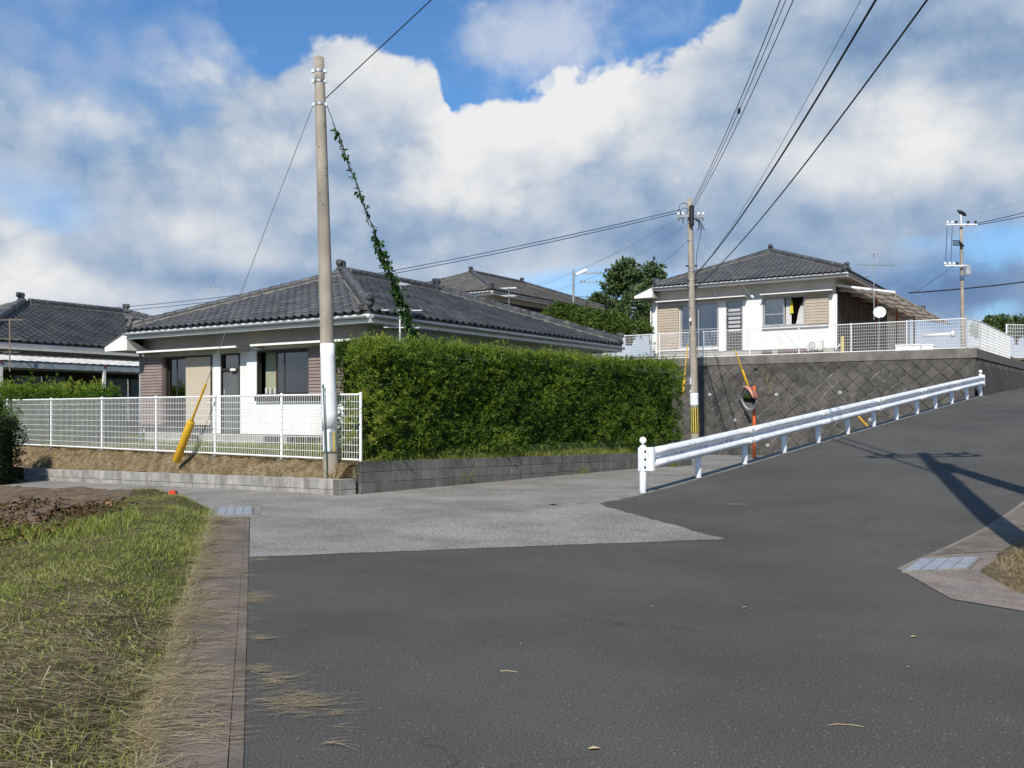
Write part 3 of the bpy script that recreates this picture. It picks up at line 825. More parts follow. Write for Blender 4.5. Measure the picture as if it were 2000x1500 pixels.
mat('cloth_yellow', (0.60, 0.50, 0.04, 1), 0.9, 0.08, 6)
mat('poly_sheet', (0.72, 0.70, 0.66, 1), 0.45, 0.12, 2, dirt=(0.35, 0.28, 0.2, 1), dirt_amt=0.6, dscale=3)
mat('poly_tan', (0.58, 0.50, 0.42, 1), 0.6, 0.12, 2, dirt=(0.25, 0.17, 0.12, 1), dirt_amt=0.5, dscale=2)
def add_translucent(m_, k):
    t = NT(m_.node_tree); b = t.nodes['Principled BSDF']
    tr = t.n('ShaderNodeBsdfTranslucent')
    lk = b.inputs['Base Color'].links[0].from_socket
    t.links.new(lk, tr.inputs[0])
    mxs = t.n('ShaderNodeMixShader'); mxs.inputs[0].default_value = k
    t.links.new(b.outputs[0], mxs.inputs[1]); t.links.new(tr.outputs[0], mxs.inputs[2])
    t.links.new(mxs.outputs[0], t.nodes['Material Output'].inputs[0])
add_translucent(MATS['poly_tan'], .7); add_translucent(MATS['curtain_white'], .3)
g = bpy.data.materials.new('window_glass'); g.use_nodes = True
t = NT(g.node_tree); t.nodes.remove(t.nodes['Principled BSDF'])
fr = t.n('ShaderNodeFresnel'); fr.inputs[0].default_value = 1.55
gl = t.n('ShaderNodeBsdfGlossy'); gl.inputs['Roughness'].default_value = 0.02
tp = t.n('ShaderNodeBsdfTransparent'); tp.inputs[0].default_value = (0.96, 0.97, 0.97, 1)
ms = t.n('ShaderNodeMixShader'); t.put(ms.inputs[0], t.m('ADD', t.m('MULTIPLY', fr.outputs[0], 1.4), 0.13, clamp=True))
t.links.new(tp.outputs[0], ms.inputs[1]); t.links.new(gl.outputs[0], ms.inputs[2]); t.links.new(ms.outputs[0], t.nodes['Material Output'].inputs[0])
MATS['glass'] = g

TW, TE = 0.25, 0.265
def tile_geo():
    """one wavy roof tile, lower edge at y=0, running up to y=TE"""
    prof = [(-.5, .034), (-.30, .004), (-.05, -.002), (.18, .012), (.34, .048), (.5, .036)]
    b = MB()
    lo = [(x * TW, -0.012, z + .040) for x, z in prof]
    hi = [(x * TW, TE + .02, z + .012) for x, z in prof]
    lip = [(x * TW, -0.012, z + .006) for x, z in prof]
    n = len(prof)
    b.add(lo + hi + lip, [(i, i + 1, n + i + 1, n + i) for i in range(n - 1)] + [(2 * n + i, 2 * n + i + 1, i + 1, i) for i in range(n - 1)])
    return b
TG = tile_geo()
CAP = MB()
for i, yy in enumerate((0.0, 0.05, 0.27)):
    r_ = (.105, .105, .088)[i]
    for k in range(7):
        a = math.pi * k / 6
        CAP.v.append((math.cos(a) * r_, yy, math.sin(a) * r_ * .85))
for i in range(2):
    for k in range(6):
        CAP.f.append((i * 7 + k + 1, i * 7 + k, (i + 1) * 7 + k, (i + 1) * 7 + k + 1))
CAP.f.append(tuple(range(7)))
MESHES = {}
def shared(key, mb, m_):
    if key not in MESHES:
        me = mb.mesh(key.split('|')[0]); me.materials.append(m_)
        me.polygons.foreach_set('use_smooth', [True] * len(me.polygons))
        MESHES[key] = me
    return MESHES[key]

class House:
    def __init__(s, label, A, ang, W, L, s1, s2, ez, rise, group, tm, n_tiles=0, left_drop=True, over=0.72, xl=-.33, ext=.97):
        """A: point on the ground under the front left eave corner; x along the front, y to the back"""
        s.A = Vector(A); s.ang = R(ang); s.W, s.L, s.s1, s.s2, s.ez, s.rise = W, L, s1, s2, ez, rise
        s.over = over; s.yw = over; s.ext = ext; s.xw0 = xl if left_drop else over; s.xw1 = W - over
        s.root = thing('house', label, 'house', A, -s.ang, group)
        s.u = Vector((math.cos(s.ang), -math.sin(s.ang), 0)); s.v = Vector((math.sin(s.ang), math.cos(s.ang), 0))
        s.roof(tm, n_tiles, left_drop)
        s.eaves(left_drop)

    def world(s, p):
        return s.A + s.u * p[0] + s.v * p[1] + Vector((0, 0, p[2]))

    def fr(s, px, py, y=None):
        """picture point -> (x, z) on the plane local y"""
        y = s.yw if y is None else y
        d = Vector(((px - 1000) / FOC, 1, (HOR - py) / FOC)); o = Vector((0, 0, EYE)) - s.A
        t = (y - o.dot(s.v)) / d.dot(s.v); p = o + d * t
        return p.dot(s.u), p.z

    def sd(s, px, py, x):
        d = Vector(((px - 1000) / FOC, 1, (HOR - py) / FOC)); o = Vector((0, 0, EYE)) - s.A
        t = (x - o.dot(s.u)) / d.dot(s.u); p = o + d * t
        return p.dot(s.v), p.z

    def roof(s, tm, n_tiles, left_drop):
        W, L, s1, s2, ez, rise = s.W, s.L, s.s1, s.s2, s.ez, s.rise
        h = W / 2
        b = MB()
        a, c, d, e = (0, 0, ez), (W, 0, ez), (W, L, ez), (0, L, ez)
        r1, r2 = (h, s1, ez + rise), (h, s2, ez + rise)
        b.add([a, c, d, e, r1, r2], [(0, 1, 4), (1, 2, 5, 4), (2, 3, 5), (3, 0, 4, 5)])
        dn = [(x, y, z - 0.05) for x, y, z in (a, c, d, e, r1, r2)]
        b.add(dn, [(4, 1, 0), (4, 5, 2, 1), (5, 3, 2), (5, 4, 0, 3)])
        b.f += [(0, 6, 7, 1), (1, 7, 8, 2), (2, 8, 9, 3), (3, 9, 6, 0)]
        if left_drop:
            k = rise / h
            b.prism([(0, 0, ez), (-s.ext, 0, ez - s.ext * k), (-s.ext, 0, ez - s.ext * k - .05), (0, 0, ez - .05)], (0, L, 0))
        s.roof_o = b.build('roof', tm, s.root)
        # tiles on the two slopes one sees
        th = math.atan2(rise, h); tf = math.atan2(rise, s1)
        M_ = []
        def slope(org, across, inward, angle, n_cols, dmax, lim):
            up = Vector((inward[0] * math.cos(angle), inward[1] * math.cos(angle), math.sin(angle)))
            ac = Vector(across); nn = ac.cross(up)
            ce = TE * math.cos(angle)
            for j in range(int(dmax / ce) + 1):
                dd = j * ce - 0.05
                for i in range(n_cols):
                    x = (i + .5) * TW
                    if lim(x, dd + ce * 0.4):
                        p = Vector(org) + ac * x + Vector((inward[0] * dd, inward[1] * dd, dd * math.tan(angle)))
                        m3 = Matrix((ac, up, nn)).transposed().to_4x4()
                        M_.append(Matrix.Translation(p) @ m3 @ Matrix.Translation((0, 0, random.uniform(-.004, .004))) @ Matrix.Rotation(random.uniform(-.01, .01), 4, 'Z'))
        slope((0, 0, ez), (1, 0, 0), (0, 1, 0), tf, int(W / TW), s1, lambda x, d: d < s1 * min(x, W - x) / h)
        slope((W, 0, ez), (0, 1, 0), (-1, 0, 0), th, int(L / TW), h, lambda y, d: d < h * min(y / s1, (L - y) / (L - s2), 1))
        cw = Vector((0, 0, EYE))
        M_.sort(key=lambda m: (s.world(m.translation) - cw).length)
        tme = shared('tile|' + tm.name, TG, tm)
        for m in M_[:n_tiles]:
            o = link('tile', tme, None, s.roof_o); o.matrix_basis = m
        if len(M_) > n_tiles:
            V = np.array(TG.v); F = np.array(TG.f)
            mats_ = np.array([np.array(m) for m in M_[n_tiles:]])
            VV = np.einsum('nij,vj->nvi', mats_[:, :3, :3], V) + mats_[:, None, :3, 3]
            FF = (F[None] + (np.arange(len(mats_)) * len(V))[:, None, None]).reshape(-1, 4)
            o = np_mesh('tile_field', VV.reshape(-1, 3), FF, tm, None, s.roof_o, True)
            tag(o, kind='stuff')
        # ridges
        for P, Q, big in ((a, r1, 0), (c, r1, 1), (d, r2, 1), (r1, r2, 2)):
            s.ridge(Vector(P), Vector(Q), big)
        s.ornament(Vector(r1) + Vector((0, -0.05, 0.1)), Vector((0, -1, 0)), .92)
        s.ornament(Vector(r2) + Vector((0, 0.05, 0.1)), Vector((0.5, 1, 0)), 0.9)

    def ridge(s, P, Q, big):
        d = (Q - P); Ln = d.length; dn = d.normalized()
        up = Vector((0, 0, 1)); side = dn.cross(up).normalized(); u2 = side.cross(dn)
        P = P + dn * 0.18; Ln -= 0.18
        MB().bar(P + u2 * 0.03, Q + u2 * 0.03, 0.30, 0.06, u2).build('ridge_plaster', MATS['ridge_plaster'], s.roof_o)
        hgt = 0.06
        for k in range(2 if big != 0 else 1):
            MB().bar(P + u2 * (hgt + .03), Q + u2 * (hgt + .03), 0.25 - .02 * k, 0.045, u2).build('ridge_course', MATS['ridge_tile'], s.roof_o)
            hgt += 0.05
        n = int(Ln / 0.27)
        me = shared('ridge_cap', CAP, MATS['ridge_tile'])
        m3 = Matrix((side, dn, u2)).transposed().to_4x4()
        for i in range(n):
            o = link('ridge_cap', me, None, s.roof_o)
            o.matrix_basis = Matrix.Translation(P + dn * (i * Ln / n) + u2 * hgt) @ m3 @ Matrix.Rotation(random.uniform(-.02, .02), 4, 'Z')
        if big != 2:
            s.ornament(P - dn * 0.02 + u2 * 0.05, -dn, 0.85)

    def ornament(s, p, d, k):
        """ridge-end tile: a shouldered plate with a round boss, side curls and a roll on top"""
        d = Vector((d.x, d.y, 0)).normalized(); sd = Vector((-d.y, d.x, 0)); z = Vector((0, 0, 1))
        b = MB()
        pts = [(-.19, -.08), (.19, -.08), (.21, .06), (.13, .14), (.11, .25), (-.11, .25), (-.13, .14), (-.21, .06)]
        b.prism([p + (sd * x + z * y) * k for x, y in pts], d * 0.10 * k)
        b.lathe(p + z * .10 * k + d * .09 * k, d, [(0, .085 * k), (.05 * k, .08 * k), (.07 * k, .05 * k), (.072 * k, 0)], 12)
        b.lathe(p + z * .25 * k - d * .05 * k, d, [(0, .085 * k), (.24 * k, .10 * k), (.27 * k, .05 * k)], 10)
        for q in (-1, 1):
            b.lathe(p + sd * .2 * k * q + z * .0 * k + d * .02 * k, d, [(0, .07 * k), (.1 * k, .06 * k)], 10)
        b.build('ridge_end_tile', MATS['ridge_tile'], s.roof_o)

    def eaves(s, left_drop):
        W, L, ez, o, rise = s.W, s.L, s.ez, s.over, s.rise
        z1, z0 = ez - .055, ez - .24
        MB().box(0.0, W, 0.0, 0.03, z0, z1).build('fascia', MATS['white_board'], s.root)
        MB().box(W - .03, W, 0.031, L, z0, z1).build('fascia', MATS['white_board'], s.root)
        MB().box(0.0, W, L - .03, L, z0, z1).build('fascia', MATS['white_board'], s.root)
        b = MB()
        b.box(0.031, W - .031, .031, o, z0 + .03, z0 + .05); b.box(W - o, W - .031, o + .001, L - .04, z0 + .03, z0 + .05)
        b.build('soffit', MATS['soffit_board'], s.root)
        for x0, x1, y0, y1 in ((0.0, W, -.075, 0), (W, W + .075, 0.02, L)):
            gb = MB()
            if y1 == 0:
                p, q, n_ = Vector((x0, -.06, ez - .1)), Vector((x1, -.06, ez - .1)), Vector((0, 1, 0))
            else:
                p, q, n_ = Vector((W + .06, y0, ez - .1)), Vector((W + .06, y1, ez - .1)), Vector((1, 0, 0))
            k = 9
            for pt in (p, q):
                for i in range(k):
                    a = math.pi + math.pi * i / (k - 1)
                    gb.v.append(tuple(pt + n_ * math.cos(a) * .058 + Vector((0, 0, math.sin(a) * .058))))
                for i in range(k):
                    a = math.pi + math.pi * i / (k - 1)
                    gb.v.append(tuple(pt + n_ * math.cos(a) * .052 + Vector((0, 0, math.sin(a) * .052))))
            for i in range(k - 1):
                gb.f += [(i, i + 1, 2 * k + i + 1, 2 * k + i), (k + i + 1, k + i, 3 * k + i, 3 * k + i + 1)]
            gb.f += [(0, k, 3 * k, 2 * k), (k - 1, 2 * k + k - 1, 3 * k + k - 1, 2 * k - 1)]
            gb.build('rain_gutter', MATS['gutter_grey'], s.root)
        if left_drop:
            k = rise / (W / 2); zt = ez - .06; E = s.ext; dz = E * k; zb = ez - E * k - .17
            b = MB(); b.prism([(0.0, .0, zt), (-E, .0, zt - dz), (-E, .0, zb), (0.0, .0, zb)], (0, .03, 0))
            b.build('eave_end_board', MATS['white_board'], s.root)
            b = MB(); b.prism([(-.001, .031, zt - .15), (-.001, .031, zb), (-.001, o, zb)], (-.025, 0, 0)); b.build('eave_end_board', MATS['white_board'], s.root)
            b = MB(); b.box(-E, -E + .03, .031, L, zb, zt - dz); b.build('fascia', MATS['white_board'], s.root)
            b = MB(); b.box(-E + .031, -.03, .031, o - .001, zb, zb + .02); b.box(-E + .031, s.xw0, o - .001, L, zb, zb + .02); b.build('soffit', MATS['soffit_board'], s.root)

    def walls(s, openings, z0, zsplit, side_open=()):
        """front wall built round its openings; zsplit: above it the wall is greyer"""
        x0, x1, yw, L, o = s.xw0, s.xw1, s.yw, s.L, s.over
        ztop = s.ez - .2
        T = .12
        def face(ops, a0, a1, zlo, zhi, put):
            xs = sorted({a0, a1, *[v for op in ops for v in op[:2] if a0 < v < a1]})
            zs = sorted({zlo, zhi, *[v for op in ops for v in op[2:4] if zlo < v < zhi]})
            for i in range(len(xs) - 1):
                run = None
                for j in range(len(zs) - 1):
                    cx, cz = (xs[i] + xs[i + 1]) / 2, (zs[j] + zs[j + 1]) / 2
                    hole = any(op[0] < cx < op[1] and op[2] < cz < op[3] for op in ops)
                    if not hole:
                        if run and abs(run[1] - zs[j]) < 1e-6: run[1] = zs[j + 1]
                        else:
                            if run: put(xs[i], xs[i + 1], *run)
                            run = [zs[j], zs[j + 1]]
                if run: put(xs[i], xs[i + 1], *run)
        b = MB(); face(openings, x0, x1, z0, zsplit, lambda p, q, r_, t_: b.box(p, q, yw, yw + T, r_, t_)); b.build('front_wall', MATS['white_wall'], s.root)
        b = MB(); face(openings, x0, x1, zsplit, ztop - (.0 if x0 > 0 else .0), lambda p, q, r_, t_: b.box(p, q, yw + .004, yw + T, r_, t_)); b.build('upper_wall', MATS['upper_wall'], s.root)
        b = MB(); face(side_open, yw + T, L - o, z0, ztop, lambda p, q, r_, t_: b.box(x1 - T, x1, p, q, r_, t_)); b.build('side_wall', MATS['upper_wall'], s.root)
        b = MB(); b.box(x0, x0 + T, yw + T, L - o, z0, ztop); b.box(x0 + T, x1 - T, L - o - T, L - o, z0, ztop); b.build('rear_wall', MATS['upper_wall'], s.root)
        b = MB(); b.box(x0 + .03, x1 - .03, yw + .03, L - o - .03, -0.4, z0 - .001); b.build('foundation', MATS['foundation'], s.root)
        # inside: floor, ceiling and a room wall so that openings look into a dim room
        b = MB(); b.box(x0 + T, x1 - T, yw + T, L - o - T, z0, z0 + .03); b.build('room_floor', MATS['brown_wood'], s.root)
        b = MB(); b.box(x0 + T, x1 - T, yw + T, L - o - T, ztop - .03, ztop); b.build('room_ceiling', MATS['inside_wall'], s.root)
        b = MB(); b.box(x0 + T, x1 - T, yw + 2.6, yw + 2.66, z0 + .03, ztop - .03); b.build('room_wall', MATS['inside_wall'], s.root)

    def box(s, name, x0, x1, y0, y1, z0, z1, m_, parent=None):
        b = MB(); b.box(x0, x1, y0, y1, z0, z1)
        return b.build(name, MATS[m_], parent or s.root)

    def shutter(s, x0, x1, z0, z1, m_, pitch=0.075):
        """storm-shutter box: a case with ribs across its face"""
        y = s.yw
        case = s.box('shutter_box', x0, x1, y - .10, y - .002, z0, z1, m_)
        b = MB(); n = max(3, int((z1 - z0 - .04) / pitch)); ph = (z1 - z0 - .04) / n
        for i in range(n):
            za = z0 + .02 + i * ph
            b.prism([(x0 + .02, y - .101, za + .006), (x0 + .02, y - .122, za + .012), (x0 + .02, y - .106, za + ph - .004), (x0 + .02, y - .101, za + ph - .004)], (x1 - x0 - .04, 0, 0))
        tag(b.build('rib_field', MATS[m_], case), kind='stuff')
        return case

    def window(s, x0, x1, z0, z1, panes, fm='frame_bronze', name='window', fw=.045):
        """panes: list of (xa, xb, kind) glass leaves"""
        y = s.yw
        b = MB()
        b.box(x0, x1, y - .03, y + .09, z1 - fw, z1); b.box(x0, x1, y - .05, y + .09, z0, z0 + fw)
        b.box(x0, x0 + fw, y - .028, y + .09, z0 + fw, z1 - fw); b.box(x1 - fw, x1, y - .028, y + .09, z0 + fw, z1 - fw)
        w_ = b.build(name, MATS[fm], s.root)
        for i, (xa, xb, k) in enumerate(panes):
            yy = y + (.02 if i % 2 else .05)
            f = MB(); q = .04
            f.box(xa, xb, yy - .012, yy + .012, z0 + fw, z0 + fw + q); f.box(xa, xb, yy - .012, yy + .012, z1 - fw - q, z1 - fw)
            f.box(xa, xa + q, yy - .0115, yy + .0115, z0 + fw + q, z1 - fw - q); f.box(xb - q, xb, yy - .0115, yy + .0115, z0 + fw + q, z1 - fw - q)
            if k == 'bar':
                zm = z0 + (z1 - z0) * .42
                f.box(xa + q, xb - q, yy - .011, yy + .011, zm - .02, zm + .02)
            f.build('sash', MATS[fm], w_)
            f = MB(); f.box(xa + q, xb - q, yy - .003, yy + .003, z0 + fw + q, z1 - fw - q); f.build('pane', MATS['glass'], w_)
        return w_

    def curtain(s, x0, x1, z0, z1, m_, y=.16, parent=None, shape=None):
        """a pleated cloth; shape(t) gives its width share at height t"""
        n, k = 26, 7
        V = []; F = []
        for j in range(k):
            t_ = j / (k - 1); z = z0 + (z1 - z0) * t_
            lo, hi = shape(t_) if shape else (0, 1)
            for i in range(n):
                u = i / (n - 1)
                V.append((x0 + (x1 - x0) * (lo + (hi - lo) * u), s.yw + y + .025 * math.sin(u * 34 + .6 * math.sin(3 * t_)), z))
        for j in range(k - 1):
            for i in range(n - 1):
                F.append((j * n + i, j * n + i + 1, (j + 1) * n + i + 1, (j + 1) * n + i))
        b = MB(); b.add(V, F)
        return b.build('curtain', MATS[m_], parent or s.root, True)

    def awning(s, x0, x1, z, depth=.42):
        y = s.yw
        b = MB(); b.prism([(x0, y - .001, z + .06), (x0, y - depth, z + .012), (x0, y - depth, z - .012), (x0, y - .001, z + .035)], (x1 - x0, 0, 0))
        a = b.build('awning', MATS['awning_metal'], s.root)
        s.box('edge_strip', x0 - .01, x1 + .01, y - depth - .022, y - depth - .001, z - .032, z + .016, 'white_board', a)
        for k in (x0, x1 - .02):
            b = MB(); b.prism([(k, y - .001, z + .03), (k, y - depth, z - .014), (k, y - depth, z - .03), (k, y - .001, z - .09)], (.02, 0, 0)); b.build('bracket', MATS['awning_metal'], a)
        return a

HG = 'single-storey tile-roofed houses'
# the near house on the left
h1 = House('white house with brown shutters behind the low white fence and hedge', (-10.0, 24.2, 0.65), 33.3, 8.38, 11.8, 3.65, 7.5, 2.93, 1.52, HG, MATS['tile_slate'], 300)
f = h1.fr
xd0, zt = f(325, 697); xd1, zd = f(415, 834)
xo0, zo1 = f(432, 691); xo1, zo0 = f(469, 858)
xn0, zn1 = f(503, 685); xn1, zn0 = f(607, 772)
zbase = f(500, 848)[1]
ops = [(xd0, xd1, zd, zt), (xo0, xo1, zbase - .01, zo1), (xn0, xn1, zn0, zn1)]
h1.walls(ops, zbase, zt + .02)
xs0 = f(281, 700)[0]
h1.shutter(xs0, xd0 - .03, zd + .02, zt, 'shutter_brown')
wn = h1.window(xd0, xd1, zd, zt, [(xd0 + .05, xd0 + (xd1 - xd0) * .47, ''), (xd0 + (xd1 - xd0) * .22, xd0 + (xd1 - xd0) * .49, 'bar')])
h1.box('sliding_panel', f(364, 760)[0], xd1 - .05, h1.yw - .02, h1.yw + .015, zd + .05, zt - .05, 'panel_beige', wn)
h1.curtain(xd0 + .12, xd0 + .42, zd + .1, zt - .06, 'brown_wood', .2, wn)
h1.curtain(xd0 + .5, xd0 + 1.0, zd + .1, zt - .06, 'curtain_grey', .22, wn)
d_ = h1.box('door', xo0 + .04, xo1 - .04, h1.yw + .03, h1.yw + .07, zbase + .02, f(450, 724)[1], 'door_grey')
h1.box('transom', xo0 + .04, xo1 - .04, h1.yw + .05, h1.yw + .056, f(450, 720)[1], zo1 - .04, 'glass', d_)
b = MB(); y = h1.yw
b.box(xo0, xo0 + .04, y - .02, y + .09, zbase + .02, zo1); b.box(xo1 - .04, xo1, y - .02, y + .09, zbase + .02, zo1); b.box(xo0 + .04, xo1 - .04, y - .02, y + .09, zo1 - .04, zo1); b.box(xo0 + .04, xo1 - .04, y - .01, y + .08, f(450, 724)[1] + .001, f(450, 719)[1])
b.build('door_frame', MATS['frame_bronze'], d_)
h1.box('handle', xo0 + .1, xo0 + .14, y + .0, y + .03, zbase + .95, zbase + 1.1, 'frame_alu', d_)
h1.box('door_light', xo1 - .30, xo1 - .12, y - .06, y - .021, f(450, 724)[1] - .01, f(450, 724)[1] + .05, 'white_board', d_)
wn = h1.window(xn0, xn1, zn0, zn1, [(xn0 + .34 * (xn1 - xn0), xn0 + .66 * (xn1 - xn0), ''), (xn0 + .5 * (xn1 - xn0), xn1 - .05, '')])
h1.box('screen_wall', xn0 + .1, xn0 + .46, y + .17, y + .19, zn0 + .05, zn1, 'inside_green', wn)
h1.box('post', xn0 + .47, xn0 + .58, y + .15, y + .25, zn0, zn1, 'brown_wood', wn)
for k in (.16, .30, .46, .55):
    h1.box('bottle', xn0 + k, xn0 + k + .05, y + .1, y + .14, zn0 + .05, zn0 + .05 + random.uniform(.12, .2), 'curtain_white', wn)
b = MB(); xa = xn0 + .34 * (xn1 - xn0) + .3; b.prism([(xa, y + .13, zn0 + .04), (xa + .5, y + .13, zn0 + .04), (xa + .07, y + .13, zn0 + .34)], (0, .02, 0)); b.build('paper', MATS['curtain_white'], wn)
h1.shutter(xn1 + .03, min(xn1 + 1.25, h1.xw1 - .04), zn0 - .01, zn1 + .02, 'shutter_brown')
h1.box('window_sill', xn0 - .02, h1.xw1 - .3, y - .09, y - .001, f(550, 783)[1], zn0 - .012, 'frame_bronze')
h1.box('door_sill', xd0 - .9, xd1 + .02, y - .09, y - .001, zd - .07, zd - .002, 'frame_bronze')
h1.box('head_board', xn0 - .05, h1.xw1 - .1, y - .04, y - .001, zn1 + .03, zn1 + .10, 'white_board')
xa, za = f(268, 688, y - .42); xb, zb_ = f(461, 676, y - .42)
h1.awning(xa, xb, (za + zb_) / 2)
xa, za = f(490, 674, y - .42); h1.awning(xa, h1.xw1 + .15, za)
for px0, px1 in ((352, 386), (514, 548), (560, 625)):
    xa = f(px0, 852)[0]; xb = f(px1, 852)[0]
    v_ = h1.box('vent', xa, xb, y + .015, y + .04, zbase - .22, zbase - .05, 'vent_dark')
    for k in range(6):
        q = xa + (xb - xa) * (k + .5) / 6
        h1.box('vent_bar', q - .008, q + .008, y + .004, y + .0145, zbase - .22, zbase - .05, 'frame_alu', v_)
b = MB(); b.tube([(h1.xw0 - .06, y - .05, h1.ez - .5), (h1.xw0 - .06, y - .05, 0)], .035, 8); b.tube([(-.1, .3, h1.ez - .42), (h1.xw0 - .06, y - .05, h1.ez - .58)], .035, 8)
b.build('downpipe', MATS['gutter_grey'], h1.root)
b = MB(); b.box(h1.xw1 - .02, h1.xw1 + .55, 1.6, 4.2, 2.18, 2.2); b.build('side_awning', MATS['poly_sheet'], h1.root)

# the house on the terrace to the right
h2 = House('white house with beige shutters on top of the diamond-block retaining wall', (6.8, 45.1, 4.12), 32.8, 9.12, 19.5, 4.0, 14.5, 3.43, 1.75, HG, MATS['tile_slate'], 0)
q3 = lambda x, y_: (1150 + x / 2.353, 450 + y_ / 2.353)
f = lambda x, y_, yy=None: h2.fr(*q3(x, y_), yy)
y = h2.yw
xd0, zt = f(420, 342); xd1, zd = f(598, 537)
xo0, zo1 = f(630, 325); xo1, zo0 = f(708, 570)
xn0, zn1 = f(799, 312); xn1, zn0 = f(993, 433)
zbase = f(900, 545)[1]
h2.walls([(xd0, xd1, zd, zt), (xo0, xo1, zbase - .01, zo1), (xn0, xn1, zn0, zn1)], zbase, zt + .05)
h2.shutter(f(318, 400)[0], xd0 - .04, f(360, 548)[1], zt, 'shutter_beige', .12)
xm = f(507, 440)[0]
wn = h2.window(xd0, xd1, zd, zt, [(xd0 + .05, xm, 'bar'), (xm - .05, xd1 - .05, 'bar')], 'frame_alu')
h2.curtain(xd0 + .06, xm - .12, zd + .1, zt - .06, 'curtain_grey', .18, wn)
h2.curtain(xm + .02, xd1 - .08, zd + .55, zt - .06, 'curtain_white', .18, wn)
h2.curtain(xm + .05, xm + .5, zd + .08, zd + .9, 'curtain_blue', .15, wn)
d_ = h2.box('door', xo0 + .04, xo1 - .04, y + .03, y + .07, zbase + .02, f(670, 385)[1], 'frame_bronze')
for k in range(6):
    za = zbase + .9 + k * .19
    h2.box('louvre', xo0 + .12, xo1 - .12, y + .012, y + .03, za, za + .12, 'curtain_grey', d_)
h2.box('transom', xo0 + .04, xo1 - .04, y + .05, y + .056, f(670, 380)[1], zo1 - .05, 'glass', d_)
b = MB(); b.box(xo0, xo0 + .05, y - .02, y + .09, zbase + .02, zo1); b.box(xo1 - .05, xo1, y - .02, y + .09, zbase + .02, zo1); b.box(xo0 + .05, xo1 - .05, y - .02, y + .09, zo1 - .05, zo1); b.box(xo0 + .05, xo1 - .05, y - .01, y + .08, f(670, 385)[1] + .001, f(670, 380)[1])
b.build('door_frame', MATS['frame_alu'], d_)
xm = f(897, 380)[0]
wn = h2.window(xn0, xn1, zn0, zn1, [(xn0 + .05, xm, 'bar')], 'frame_alu')
h2.curtain(xn0 + .06, xm, zn0 + .06, zn1 - .05, 'curtain_white', .16, wn)
xr = xn1 - .05
h2.curtain(xm + .04, xm + .30, zn0 + .06, zn1 - .05, 'curtain_white', .14, wn)
h2.curtain(xr - .45, xr, zn0 + .06, zn1 - .05, 'curtain_white', .14, wn, lambda t_: (.12 + .80 * t_ ** 1.3 + .05 * math.sin(t_ * 9), 1))
xs1 = f(1105, 300)[0]
h2.shutter(xn1 + .03, xs1, zn0 - .01, zn1 + .02, 'shutter_beige', .12)
h2.box('window_sill', xn0 - .02, xs1, y - .09, y - .001, f(900, 451)[1], zn0 - .012, 'frame_alu')
h2.box('door_sill', f(318, 400)[0], xd1, y - .09, y - .001, zd - .1, zd - .002, 'white_board')
h2.box('head_board', xn0 - .05, xs1 + .05, y - .04, y - .001, zn1 + .03, zn1 + .12, 'white_board')
h2.box('corner_post', h2.xw1 - .28, h2.xw1 + .02, y - .03, y - .001, zbase, h2.ez - .9, 'white_board')
b = MB(); b.tube([(h2.xw1 + .08, y - .06, zbase - .4), (h2.xw1 + .08, y - .06, h2.ez - .9)], .045, 8); b.tube([(h2.xw0 - .06, y - .05, h2.ez - .9), (h2.xw0 - .06, y - .05, 0)], .035, 8)
b.build('downpipe', MATS['white_paint'], h2.root)
xa, za = f(308, 326, y - .42); xb, zb_ = f(716, 302, y - .42); h2.awning(xa, xb, (za + zb_) / 2)
xa, za = f(788, 294, y - .42); xb, zb_ = f(1118, 272, y - .42); h2.awning(xa, xb, (za + zb_) / 2)
for x0_, x1_ in ((795, 842), (868, 1005)):
    xa, xb = f(x0_, 550)[0], f(x1_, 550)[0]
    h2.box('vent', xa, xb, y + .005, y + .029, zbase - .32, zbase - .05, 'vent_red')
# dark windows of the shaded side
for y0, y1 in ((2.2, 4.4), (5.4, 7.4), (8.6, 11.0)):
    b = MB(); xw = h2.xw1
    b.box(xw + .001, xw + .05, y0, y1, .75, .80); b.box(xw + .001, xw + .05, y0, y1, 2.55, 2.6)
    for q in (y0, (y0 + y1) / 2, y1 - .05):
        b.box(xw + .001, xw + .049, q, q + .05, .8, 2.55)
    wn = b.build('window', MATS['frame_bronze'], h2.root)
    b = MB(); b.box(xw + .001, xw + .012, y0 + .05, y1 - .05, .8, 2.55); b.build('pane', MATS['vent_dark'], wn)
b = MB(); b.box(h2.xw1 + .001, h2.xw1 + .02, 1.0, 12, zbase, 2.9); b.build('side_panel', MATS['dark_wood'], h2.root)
# corrugated lean-to roof on rusty posts
pr = thing('patio_roof', 'corrugated tan lean-to roof on rusty posts along the upper house', 'patio roof', (h2.A.x, h2.A.y, h2.A.z), -h2.ang)
xa, xb = h2.xw1 + .05, h2.xw1 + 2.45
za, zb_ = 2.92, 2.44
n = 160; V = []; F = []
for i in range(n + 1):
    yy = .9 + i * .105
    c_ = .02 * (1 if i % 2 else -1)
    V += [(xa, yy, za + c_), (xb, yy, zb_ + c_)]
for i in range(n):
    k = i * 2; F += [(k, k + 1, k + 3, k + 2)]
b = MB(); b.add(V, F); b.build('corrugated_sheet', MATS['poly_tan'], pr)
MB().bar((xa, .86, za + .03), (xb + .05, .86, zb_ + .03), .05, .09).build('verge_board', MATS['white_board'], pr)
for k in range(4):
    xx = xa + (xb - xa) * (.15 + .27 * k); zz = za + (zb_ - za) * (.15 + .27 * k) - .07
    MB().box(xx - .018, xx + .018, .9, 17.6, zz + .01, zz + .05).build('purlin', MATS['panel_beige'], pr)
for yy in (3.5, 8.3, 13.2):
    MB().box(xa + 1.1, xa + 1.18, yy - .04, yy + .04, -.3, za - .36).build('post', MATS['rust'], pr)
